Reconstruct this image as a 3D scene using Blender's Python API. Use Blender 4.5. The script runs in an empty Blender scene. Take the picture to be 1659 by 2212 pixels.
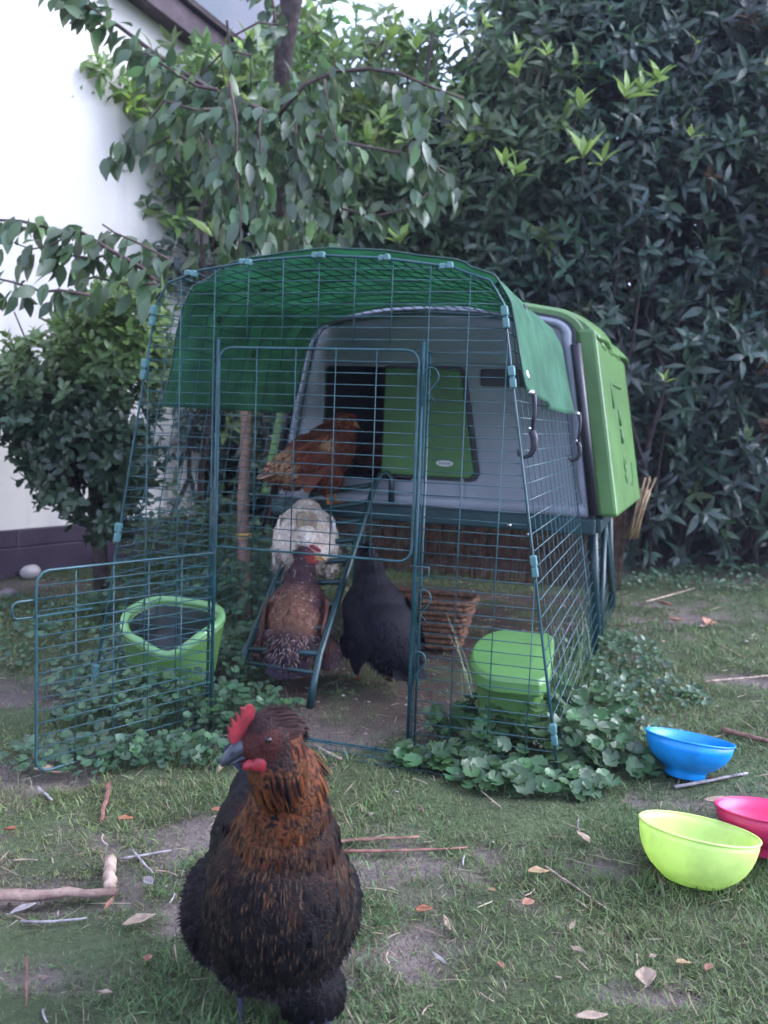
import bpy, bmesh, math, random
import numpy as np
from mathutils import Vector, Matrix, Quaternion
from mathutils.geometry import tessellate_polygon
sc = bpy.context.scene
R_ = math.radians
# ------------------------------------------------------------------ camera, sky, light
CAMH = .78; PITCH = 5.5; ROLL = 2.2
cd = bpy.data.cameras.new('camera'); cam = bpy.data.objects.new('camera', cd); sc.collection.objects.link(cam)
p, r = R_(PITCH), R_(ROLL)
_f = Vector((0, math.cos(p), -math.sin(p))); _r0 = Vector((1, 0, 0)); _u0 = _r0.cross(_f)
_R = _r0*math.cos(r)+_u0*math.sin(r); _U = -_r0*math.sin(r)+_u0*math.cos(r)
cam.matrix_world = Matrix(((_R.x, _U.x, -_f.x, 0), (_R.y, _U.y, -_f.y, 0), (_R.z, _U.z, -_f.z, CAMH), (0, 0, 0, 1)))
cd.sensor_fit = 'AUTO'; cd.sensor_width = 36; cd.lens = 32.66; cd.clip_start = .05; cd.clip_end = 600
cd.dof.use_dof = True; cd.dof.focus_distance = 1.65; cd.dof.aperture_fstop = 5.6
sc.camera = cam
SUN_EL, SUN_AZ = R_(36), R_(84)      # azimuth from +Y towards +X
w = bpy.data.worlds.new('World'); sc.world = w; w.use_nodes = True
nt = w.node_tree; bg = nt.nodes['Background']
sky = nt.nodes.new('ShaderNodeTexSky'); sky.sky_type = 'NISHITA'; sky.sun_disc = False
sky.sun_elevation = SUN_EL; sky.sun_rotation = SUN_AZ; sky.air_density = 1.0; sky.dust_density = 3.0; sky.ozone_density = 2.0
hs = nt.nodes.new('ShaderNodeHueSaturation'); hs.inputs['Saturation'].default_value = .38      # thin overcast
tn = nt.nodes.new('ShaderNodeMix'); tn.data_type = 'RGBA'; tn.blend_type = 'MULTIPLY'; tn.inputs[0].default_value = 1; tn.inputs[7].default_value = (.86, .94, 1.22, 1)
nt.links.new(sky.outputs[0], hs.inputs['Color']); nt.links.new(hs.outputs[0], tn.inputs[6]); nt.links.new(tn.outputs[2], bg.inputs[0]); bg.inputs[1].default_value = .15
sl = bpy.data.lights.new('sun', 'SUN'); sl.energy = .5; sl.angle = R_(45); sl.color = (1, .93, .82)
sun = bpy.data.objects.new('sun', sl); sc.collection.objects.link(sun)
sd = Vector((math.sin(SUN_AZ)*math.cos(SUN_EL), math.cos(SUN_AZ)*math.cos(SUN_EL), math.sin(SUN_EL)))
sun.rotation_euler = sd.to_track_quat('Z', 'Y').to_euler()
sc.view_settings.view_transform = 'Standard'; sc.view_settings.look = 'None'
sc.view_settings.exposure = 2.9; sc.view_settings.gamma = 1; sc.view_settings.use_curve_mapping = False
sc.cycles.max_bounces = 8; sc.cycles.diffuse_bounces = 3; sc.cycles.transparent_max_bounces = 8
# ------------------------------------------------------------------ helpers
rng = np.random.default_rng(7); random.seed(7)
col = sc.collection
FX, CXp, CYp = 2007., 829.5, 1106.
def ray(x, y): return _f + _R*((x-CXp)/FX) - _U*((y-CYp)/FX)
def atY(x, y, Y):                      # survey helper: picture direction + distance -> world point
    d = ray(x, y); return Vector((0, 0, CAMH)) + d*(Y/d.y)
def gnd(x, y, z=0.):
    d = ray(x, y); return Vector((0, 0, CAMH)) + d*((z-CAMH)/d.z)
TH = R_(17)
RUN = Matrix.Translation((-.168, 2.202, 0)) @ Matrix.Rotation(-TH, 4, 'Z')   # frame of chicken run and coop: x across, y back
ID = Matrix.Identity(4)
def tag(o, label=None, cat=None, group=None, kind=None):
    if label: o['label'] = label
    if cat: o['category'] = cat
    if group: o['group'] = group
    if kind: o['kind'] = kind
    return o
def empty(name, M, label, cat, group=None):
    o = bpy.data.objects.new(name, None); col.objects.link(o); o.matrix_world = M; o.empty_display_size = .1
    o['_w'] = 1; del o['_w']; WM[o] = M.copy()
    return tag(o, label, cat, group)
WM = {}
def link(name, me, mat, parent=None, frame=ID, M=None):
    """me has vertices in `frame`; object origin placed by parent or M"""
    o = bpy.data.objects.new(name, me); col.objects.link(o)
    if mat is not None and not me.materials: me.materials.append(mat)
    if parent is not None:
        o.parent = parent; own = WM[parent]
        me.transform(own.inverted() @ frame); WM[o] = own.copy()
    else:
        M = M or ID; me.transform(M.inverted() @ frame); o.matrix_world = M; WM[o] = M.copy()
    return o
class MB:
    def __init__(s): s.v = []; s.f = []
    def add(s, v, f):
        n = len(s.v); s.v += [tuple(q) for q in v]; s.f += [tuple(i+n for i in q) for q in f]; return s
    def box(s, x0, x1, y0, y1, z0, z1):
        return s.add([(x0,y0,z0),(x1,y0,z0),(x1,y1,z0),(x0,y1,z0),(x0,y0,z1),(x1,y0,z1),(x1,y1,z1),(x0,y1,z1)],
                     [(0,3,2,1),(4,5,6,7),(0,1,5,4),(1,2,6,5),(2,3,7,6),(3,0,4,7)])
    def tube(s, pts, r, n=5, closed=False, cap=True, rs=None):
        pts = [Vector(q) for q in pts]; m = len(pts); base = len(s.v); prev = None
        for i, P in enumerate(pts):
            a = pts[i-1] if (i or closed) else P; b = pts[(i+1) % m] if (i < m-1 or closed) else P
            t = (b-a).normalized()
            if prev is None:
                up = Vector((0,0,1)) if abs(t.z) < .9 else Vector((1,0,0)); nx = t.cross(up).normalized()
            else: nx = (prev - t*prev.dot(t)).normalized()
            prev = nx; ny = t.cross(nx); rr = rs[i] if rs else r
            for k in range(n):
                an = 2*math.pi*(k+.5)/n; s.v.append(tuple(P+nx*(math.cos(an)*rr)+ny*(math.sin(an)*rr)))
        for i in range(m if closed else m-1):
            j = (i+1) % m
            for k in range(n):
                k2 = (k+1) % n; s.f.append((base+i*n+k, base+i*n+k2, base+j*n+k2, base+j*n+k))
        if cap and not closed:
            s.f.append(tuple(base+k for k in reversed(range(n)))); s.f.append(tuple(base+(m-1)*n+k for k in range(n)))
        return s
    def mesh(s, name='m', smooth=False):
        me = bpy.data.meshes.new(name); me.from_pydata(s.v, [], s.f)
        if smooth: me.polygons.foreach_set('use_smooth', [True]*len(me.polygons))
        me.update(); return me
    def build(s, name, mat, parent=None, frame=ID, M=None, smooth=False, bevel=0, subsurf=0):
        o = link(name, s.mesh(name, smooth), mat, parent, frame, M)
        if bevel:
            b = o.modifiers.new('b', 'BEVEL'); b.width = bevel; b.segments = 2; b.limit_method = 'ANGLE'; b.angle_limit = R_(35)
        if subsurf:
            b = o.modifiers.new('s', 'SUBSURF'); b.levels = b.render_levels = subsurf
        return o
def extrude_poly(poly, y0, y1):
    """closed polygon [(x,z)] extruded along y, end caps tessellated"""
    n = len(poly); v = [(x, y0, z) for x, z in poly]+[(x, y1, z) for x, z in poly]
    tri = tessellate_polygon([[Vector((x, z, 0)) for x, z in poly]])
    f = [(i, (i+1) % n, n+(i+1) % n, n+i) for i in range(n)]
    f += [tuple(t) for t in tri] + [tuple(n+k for k in reversed(t)) for t in tri]
    m = MB(); m.add(v, f); return m
def fixn(o):
    bm = bmesh.new(); bm.from_mesh(o.data); bmesh.ops.recalc_face_normals(bm, faces=bm.faces); bm.to_mesh(o.data); bm.free(); return o
# ---- value noise
_perm = rng.random((257, 257))
def vnoise(x, y, s=1.):
    x = np.asarray(x)*s+57.3; y = np.asarray(y)*s+31.7
    xi = np.floor(x).astype(int); yi = np.floor(y).astype(int); fx = x-xi; fy = y-yi
    fx = fx*fx*(3-2*fx); fy = fy*fy*(3-2*fy); P = _perm
    g = lambda i, j: P[i % 256, j % 256]
    return (g(xi, yi)*(1-fx)+g(xi+1, yi)*fx)*(1-fy)+(g(xi, yi+1)*(1-fx)+g(xi+1, yi+1)*fx)*fy
def fbm(x, y, s=1., o=4):
    t = 0; a = .5
    for i in range(o): t = t+a*(vnoise(x, y, s*2**i)-.5); a *= .5
    return t*2
# ---- materials
MATS = {}
def mat(name, color=(.5,.5,.5), rough=.6, spec=.5, noise=0, nscale=8., attr=None, transl=0, bump=0, bscale=60., color2=None, metal=0, coat=0):
    if name in MATS: return MATS[name]
    m = bpy.data.materials.new(name); m.use_nodes = True; n = m.node_tree; L = n.links.new
    b = n.nodes['Principled BSDF']; out = n.nodes['Material Output']
    b.inputs['Roughness'].default_value = rough; b.inputs['Specular IOR Level'].default_value = spec; b.inputs['Metallic'].default_value = metal
    if coat: b.inputs['Coat Weight'].default_value = coat
    src = None
    if attr:
        a = n.nodes.new('ShaderNodeAttribute'); a.attribute_name = attr; src = a.outputs['Color']
    if noise or color2:
        tc = n.nodes.new('ShaderNodeTexCoord'); t = n.nodes.new('ShaderNodeTexNoise'); t.inputs['Scale'].default_value = nscale; t.inputs['Detail'].default_value = 6
        L(tc.outputs['Object'], t.inputs['Vector'])
        mx = n.nodes.new('ShaderNodeMix'); mx.data_type = 'RGBA'
        cr = n.nodes.new('ShaderNodeMapRange'); cr.inputs[1].default_value = .35; cr.inputs[2].default_value = .65; L(t.outputs['Fac'], cr.inputs[0]); L(cr.outputs[0], mx.inputs[0])
        if color2: c1, c2 = color, color2
        else: c1 = tuple(c*(1-noise) for c in color); c2 = tuple(min(1, c*(1+noise)) for c in color)
        if src is not None:
            mx.blend_type = 'MULTIPLY'; mu = n.nodes.new('ShaderNodeMapRange'); mu.inputs[3].default_value = 1-noise; mu.inputs[4].default_value = 1+noise; L(t.outputs['Fac'], mu.inputs[0])
            mx.inputs[0].default_value = 1; n.links.remove(mx.inputs[0].links[0]); L(src, mx.inputs[6]); cc = n.nodes.new('ShaderNodeCombineColor')
            for k in range(3): L(mu.outputs[0], cc.inputs[k])
            L(cc.outputs[0], mx.inputs[7])
        else:
            mx.inputs[6].default_value = (*c1, 1); mx.inputs[7].default_value = (*c2, 1)
        src = mx.outputs[2]
    if src is not None: L(src, b.inputs['Base Color'])
    else: b.inputs['Base Color'].default_value = (*color, 1)
    if bump:
        tc = n.nodes.new('ShaderNodeTexCoord'); t = n.nodes.new('ShaderNodeTexNoise'); t.inputs['Scale'].default_value = bscale; t.inputs['Detail'].default_value = 5
        L(tc.outputs['Object'], t.inputs['Vector']); bu = n.nodes.new('ShaderNodeBump'); bu.inputs['Strength'].default_value = bump; bu.inputs['Distance'].default_value = .01
        L(t.outputs['Fac'], bu.inputs['Height']); L(bu.outputs[0], b.inputs['Normal'])
    if transl:
        tr = n.nodes.new('ShaderNodeBsdfTranslucent'); ms = n.nodes.new('ShaderNodeMixShader'); ms.inputs[0].default_value = transl
        if src is not None: L(src, tr.inputs['Color'])
        else: tr.inputs['Color'].default_value = (*color, 1)
        L(b.outputs[0], ms.inputs[1]); L(tr.outputs[0], ms.inputs[2]); L(ms.outputs[0], out.inputs['Surface'])
    MATS[name] = m; return m
def setcol(me, cols, name='col'):
    a = me.color_attributes.new(name, 'FLOAT_COLOR', 'POINT')
    c = np.ones((len(me.vertices), 4), np.float32); c[:, :3] = cols; a.data.foreach_set('color', c.ravel())
def np_mesh(name, V, F, cols=None, smooth=True):
    """V (n,3), F (m,k) equal-size faces or list of such arrays"""
    Fs = F if isinstance(F, list) else [F]
    me = bpy.data.meshes.new(name); me.vertices.add(len(V)); me.vertices.foreach_set('co', np.asarray(V, np.float32).ravel())
    tot = sum(f.size for f in Fs); npoly = sum(len(f) for f in Fs)
    me.loops.add(tot); me.polygons.add(npoly)
    me.loops.foreach_set('vertex_index', np.concatenate([f.ravel() for f in Fs]).astype(np.int32))
    st = []; o = 0
    for f in Fs: st.append(o+np.arange(len(f))*f.shape[1]); o += f.size
    me.polygons.foreach_set('loop_start', np.concatenate(st).astype(np.int32))
    me.polygons.foreach_set('use_smooth', np.full(npoly, smooth))
    me.update(calc_edges=True); me.validate()
    if cols is not None: setcol(me, cols)
    return me
def nrm(a): return a/np.maximum(np.linalg.norm(a, axis=-1, keepdims=True), 1e-9)
def merge(parts):
    V = []; F3 = []; F4 = []; C = []; o = 0
    for v, fs, c in parts:
        V.append(v); C.append(c)
        for f in fs: (F3 if f.shape[1] == 3 else F4).append(f+o)
        o += len(v)
    Fs = []
    if F3: Fs.append(np.concatenate(F3))
    if F4: Fs.append(np.concatenate(F4))
    return np.concatenate(V), Fs, np.concatenate(C)
def rdir(n): return nrm(rng.normal(size=(n, 3)))
def jitcol(base, n, j=.25, hue=.1):
    b = np.asarray(base)[None]*(1+rng.uniform(-j, j, (n, 1)))*(1+rng.uniform(-hue, hue, (n, 3))); return np.clip(b, 0, 1)

M_wire = mat('coated_wire', (.020,.075,.085), .36, .5, noise=.25, nscale=30)
M_frame = mat('coated_frame', (.014,.060,.070), .35, .5, noise=.25, nscale=20)
M_clip = mat('clip_plastic', (.075,.18,.18), .35, .5, noise=.15)
M_black = mat('black_plastic', (.012,.012,.018), .4)
M_green = mat('green_plastic', (.080,.18,.048), .40, .5, noise=.2, nscale=5, bump=.03, bscale=300)
M_gdoor = mat('dark_green_plastic', (.05,.15,.03), .45, .5, noise=.14, nscale=6)
M_grey = mat('grey_plastic', (.25,.27,.31), .45, .5, noise=.16, nscale=3.2, bump=.03, bscale=200)
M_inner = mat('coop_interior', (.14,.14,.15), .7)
M_stand = mat('stand_green', (.008,.038,.042), .4, .5, noise=.2)
M_tarp = mat('green_tarp', (.13,.31,.20), .6, .2, noise=.2, nscale=9, transl=.62, bump=.25, bscale=12)
M_bungee = mat('bungee_black', (.02,.018,.03), .45)
M_metal = mat('bright_metal', (.7,.7,.72), .25, .5, metal=1)
M_leaf = mat('leaf', attr='col', rough=.34, spec=.55, transl=.32, noise=.25, nscale=12)
M_leafd = mat('leaf_dull', attr='col', rough=.55, spec=.35, transl=.3, noise=.25, nscale=12)
M_bark = mat('bark', (.055,.042,.040), .85, .2, noise=.4, nscale=30, bump=.6, bscale=60)
M_twig = mat('twig', (.085,.055,.050), .7, .3, noise=.3, nscale=20)
# ------------------------------------------------------------------ ground
def run_local(x, y):
    dx = np.asarray(x)+.168; dy = np.asarray(y)-2.202; c, s = math.cos(TH), math.sin(TH)
    return dx*c-dy*s, dx*s+dy*c
SOIL = []
for px, py, rx, ry in ((430,1815,.15,.11),(930,1870,.30,.16),(640,1570,.30,.16),(840,1540,.3,.22),(60,1480,.25,.16),(1150,1835,.22,.08),(1320,1860,.14,.07),(20,1260,.6,.25),(60,1930,.15,.1),(200,1925,.16,.08),
                       (1560,1730,.2,.1),(850,1900,.2,.1),(1500,1330,.2,.15),(1430,1310,.15,.1),(1390,2140,.08,.05),(120,1650,.2,.12),(700,2120,.16,.12),(1000,1390,.45,.3),(1640,1470,.2,.12),(900,2050,.12,.1),(60,2120,.12,.05),(440,1990,.12,.08)):
    g = gnd(px, py); SOIL.append((g.x, g.y, rx, ry))
def soil(x, y):
    x = np.asarray(x, float); y = np.asarray(y, float)
    s = np.zeros_like(x)
    for cx, cy, rx, ry in SOIL: s = np.maximum(s, np.exp(-(((x-cx)/rx)**2+((y-cy)/ry)**2)))
    u, v = run_local(x, y)
    inside = np.clip((.62-np.abs(u))/.1, 0, 1)*np.clip((v+.02)/.1, 0, 1)*np.clip((2.4-v)/.1, 0, 1)
    s = np.maximum(s, inside*.75)
    n = fbm(x, y, 4.5, 4)+.95*fbm(x, y, 21, 3)-.12
    hedgeb = np.clip((y-4.75-.3*fbm(x, y, 1.3, 2))/.3, 0, 1)
    return np.clip((s+n*.75-.18)*1.9, 0, 1)*.95+.05*0+hedgeb*(1-np.clip((s+n*.75-.18)*1.9, 0, 1))*.9
def gz(x, y): return .022*fbm(x, y, 1.3, 3)+.012*fbm(x, y, 7, 3)*np.exp(-np.hypot(x, np.asarray(y)-1.5)*.15)
def build_ground():
    def axis(a, b, st, far):
        c = list(np.arange(a, b+1e-6, st)); d = st
        lo = []; v = a
        while v > -far: d *= 1.25; v -= d; lo.append(v)
        hi = []; v = b; d = st
        while v < far: d *= 1.25; v += d; hi.append(v)
        return np.array(lo[::-1]+c+hi)
    xs = axis(-2.6, 3.2, .03, 260); ys = axis(.2, 6.2, .03, 260)
    X, Y = np.meshgrid(xs, ys); Z = gz(X, Y)*np.where(np.hypot(X, Y-3) < 9, 1, 0); n, m = X.shape
    s = soil(X, Y); Z = Z-.012*s
    V = np.stack([X, Y, Z], -1).reshape(-1, 3); i = np.arange(n*m).reshape(n, m)
    F = np.stack([i[:-1,:-1], i[:-1,1:], i[1:,1:], i[1:,:-1]], -1).reshape(-1, 4)
    sv = s.ravel()[:, None]; nn = fbm(X, Y, 9, 3).ravel()[:, None]
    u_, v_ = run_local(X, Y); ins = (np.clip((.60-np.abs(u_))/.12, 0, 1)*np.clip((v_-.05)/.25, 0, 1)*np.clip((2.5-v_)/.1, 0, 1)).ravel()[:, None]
    soilc = (np.array([.155,.125,.112])*(1-ins)+np.array([.070,.050,.042])*ins)*(1+.35*nn); gr = np.array([.070,.090,.045])*(1+.5*nn)  # run soil darker: brown earth with the shade under the coop painted in
    gr = gr*(1-.0*nn)
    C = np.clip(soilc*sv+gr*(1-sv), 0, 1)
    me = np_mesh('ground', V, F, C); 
    m_ = mat('ground_soil', attr='col', rough=.95, spec=.12, noise=.45, nscale=70, bump=1.0, bscale=130)
    o = link('ground', me, m_); tag(o, kind='structure'); return o
build_ground()

# ------------------------------------------------------------------ house wall
n_w = Vector((.82, -.57, 0)).normalized(); d_w = Vector((.57, .82, 0)).normalized()
WA = Vector((-1.78, 4.25, 0)); HW = Matrix(((d_w.x, -n_w.x, 0, WA.x), (d_w.y, -n_w.y, 0, WA.y), (0, 0, 1, 0), (0, 0, 0, 1)))
# local: x along wall (receding), y into the house, z up.  corner of the house at x ~ 1.3
M_wall = mat('render_wall', (.80,.76,.69), .85, .2, noise=.06, nscale=1.5, bump=.12, bscale=90)
M_plinth = mat('plinth_tiles', (.055,.038,.060), .6, .3, noise=.25, nscale=5, bump=.2, bscale=40)
M_fascia = mat('fascia_wood', (.075,.05,.06), .6, .3, noise=.3, nscale=14)
M_rtile = mat('roof_tiles', (.06,.045,.045), .8, .2, noise=.35, nscale=6)
def wall_streaks():  # mixes soft upright grey streaks into the wall colour
    n = M_wall.node_tree; b = n.nodes['Principled BSDF']; L = n.links.new; src = b.inputs['Base Color'].links[0].from_socket
    tc = n.nodes.new('ShaderNodeTexCoord'); mp = n.nodes.new('ShaderNodeMapping'); mp.inputs['Scale'].default_value = (3.2, 3.2, .35); t = n.nodes.new('ShaderNodeTexNoise'); t.inputs['Scale'].default_value = 1.6; t.inputs['Detail'].default_value = 5
    L(tc.outputs['Object'], mp.inputs[0]); L(mp.outputs[0], t.inputs[0]); r = n.nodes.new('ShaderNodeMapRange'); r.inputs[1].default_value = .52; r.inputs[2].default_value = .75; r.inputs[3].default_value = 0; r.inputs[4].default_value = .55; L(t.outputs['Fac'], r.inputs[0])
    m = n.nodes.new('ShaderNodeMix'); m.data_type = 'RGBA'; L(r.outputs[0], m.inputs[0]); L(src, m.inputs[6]); m.inputs[7].default_value = (.50,.50,.52,1); L(m.outputs[2], b.inputs['Base Color'])
wall_streaks()
house = empty('house', HW, 'white rendered house with dark plinth and brown eaves board behind the left shrub', 'house')
def rake(m):
    m.v = [(x, y, z+(.20*(1.2-x) if z > 2 else 0)) for x, y, z in m.v]; return m
rake(MB().box(-7, 1.30, 0, 6, .215, 2.78)).build('wall', M_wall, house, HW)
pl = MB().box(-7, 1.315, -.03, 6.01, -.25, .13); pl.box(-7, 1.308, -.012, 6.005, .13, .213); pl.build('plinth', M_plinth, house, HW, bevel=.006)
for k in range(14): MB().box(-6.5+k*.6-.004, -6.5+k*.6+.004, -.0165, -.0125, .13, .213).build('joint', mat('joint_grout', (.10,.08,.10), .9), house, HW)
fb = MB().box(-7, 1.42, -.13, -.105, 2.70, 2.82); rake(fb).build('fascia', M_fascia, house, HW, bevel=.004)
rake(MB().box(-7, 1.40, -.104, -.002, 2.72, 2.735)).build('soffit', M_fascia, house, HW)
rf = MB(); rf.add([(-7,-.16,2.83),(1.45,-.16,2.83),(1.45,3.2,3.75),(-7,3.2,3.75),(-7,-.16,2.86),(1.45,-.16,2.86),(1.45,3.2,3.79),(-7,3.2,3.79)], [(0,1,2,3),(7,6,5,4),(0,4,5,1),(1,5,6,2),(2,6,7,3),(3,7,4,0)])
rake(rf).build('roof', M_rtile, house, HW)

# ------------------------------------------------------------------ mountain
def build_hill():
    xs = np.linspace(-1, 1, 90); ys = np.linspace(-1, 1, 90); X, Y = np.meshgrid(xs, ys); r = np.hypot(X, Y)
    Z = np.clip(1-r**8, 0, 1)*(1+.18*fbm(X, Y, 4, 4)); wx = -71+X*58; wy = 150+Y*50
    V = np.stack([wx, wy, Z*150-1], -1).reshape(-1, 3); n, m = X.shape; i = np.arange(n*m).reshape(n, m)
    F = np.stack([i[:-1,:-1], i[:-1,1:], i[1:,1:], i[1:,:-1]], -1).reshape(-1, 4)
    m_ = mat('hill_woods', (.055,.075,.05), .95, .1, color2=(.12,.10,.085), nscale=.16, bump=.5, bscale=.5)
    o = link('hill', np_mesh('hill', V, F), m_); tag(o, kind='structure')
build_hill()

# ------------------------------------------------------------------ foliage generators
def sprig_leaves(P, A, nl, L, W, C, spread=(35,80), stem=.10, droop=.35, prof=(0,.8,1,.6,0), rows=None, cj=.18, fold=.25):
    """P base points, A axis directions; nl leaves each in a spiral"""
    n = len(P); A = nrm(A); ref = np.where(np.abs(A[:, 2:3]) < .9, np.array([[0,0,1.]]), np.array([[1.,0,0]]))
    U = nrm(np.cross(A, ref)); V = np.cross(A, U); ph0 = rng.uniform(0, 6.28, n); out = []
    for k in range(nl):
        ph = ph0+k*2.4+rng.normal(0, .25, n); t = (k+.5)/nl
        sp = np.radians(spread[1]+(spread[0]-spread[1])*t+rng.normal(0, 10, n))
        rad = U*np.cos(ph)[:, None]+V*np.sin(ph)[:, None]
        D = A*np.cos(sp)[:, None]+rad*np.sin(sp)[:, None]
        Nn = A*np.sin(sp)[:, None]-rad*np.cos(sp)[:, None]+rng.normal(0, .25, (n, 3))
        LL = L*rng.uniform(.7, 1.15, n)*(1.05-.35*t)
        out.append(leaf_arrays(P+A*(stem*t), D, Nn, LL, LL/L*W*rng.uniform(.85, 1.15, n), np.clip(C*(1+rng.uniform(-cj, cj, (n, 1))), 0, 1), prof, rows, fold, droop*rng.uniform(.5, 1.5, n)[:, None]))
    return merge(out)
def leaf_arrays(P, D, N, L, W, C, prof=(0,.75,1,.62,0), rows=None, fold=.25, droop=.25, curl=0., c_mid=None):
    # allow per-leaf droop
    n = len(P); D = nrm(D); S = nrm(np.cross(D, N)); N = np.cross(S, D); dr = np.broadcast_to(np.asarray(droop, float).reshape(-1, 1), (n, 1))
    rows = rows or list(np.linspace(0, 1, len(prof))); vs = []; cs = []; L = np.broadcast_to(L, (n,)); W = np.broadcast_to(W, (n,))
    for t, wd in zip(rows, prof):
        c = P + D*(L*t)[:, None] - N*(L*t*t)[:, None]*dr
        cc = C if c_mid is None else c_mid
        if wd <= 0: vs.append(c); cs.append(C)
        else:
            h = (W*wd*.5)[:, None]; up = N*(W*wd*.5*fold)[:, None]
            vs += [c-S*h+up, c, c+S*h+up]; cs += [C, cc, C]
    m = len(vs); V = np.stack(vs, 1).reshape(-1, 3); CC = np.stack(cs, 1).reshape(-1, 3)
    tri = []; quad = []; idx = 0; ri = []
    for wd in prof:
        if wd <= 0: ri.append((idx,)); idx += 1
        else: ri.append((idx, idx+1, idx+2)); idx += 3
    for a, b in zip(ri[:-1], ri[1:]):
        if len(a) == 1 and len(b) == 3: tri += [(a[0], b[1], b[0]), (a[0], b[2], b[1])]
        elif len(a) == 3 and len(b) == 1: tri += [(a[0], a[1], b[0]), (a[1], a[2], b[0])]
        elif len(a) == 3 and len(b) == 3: quad += [(a[0], a[1], b[1], b[0]), (a[1], a[2], b[2], b[1])]
    off = (np.arange(n)*m)[:, None, None]; Fs = []
    if tri: Fs.append((np.array(tri)[None]+off).reshape(-1, 3))
    if quad: Fs.append((np.array(quad)[None]+off).reshape(-1, 4))
    return V, Fs, CC
def leafobj(name, data, material, parent, frame=ID):
    V, Fs, C = data; me = np_mesh(name, V, Fs, C); return link(name, me, material, parent, frame)

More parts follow.
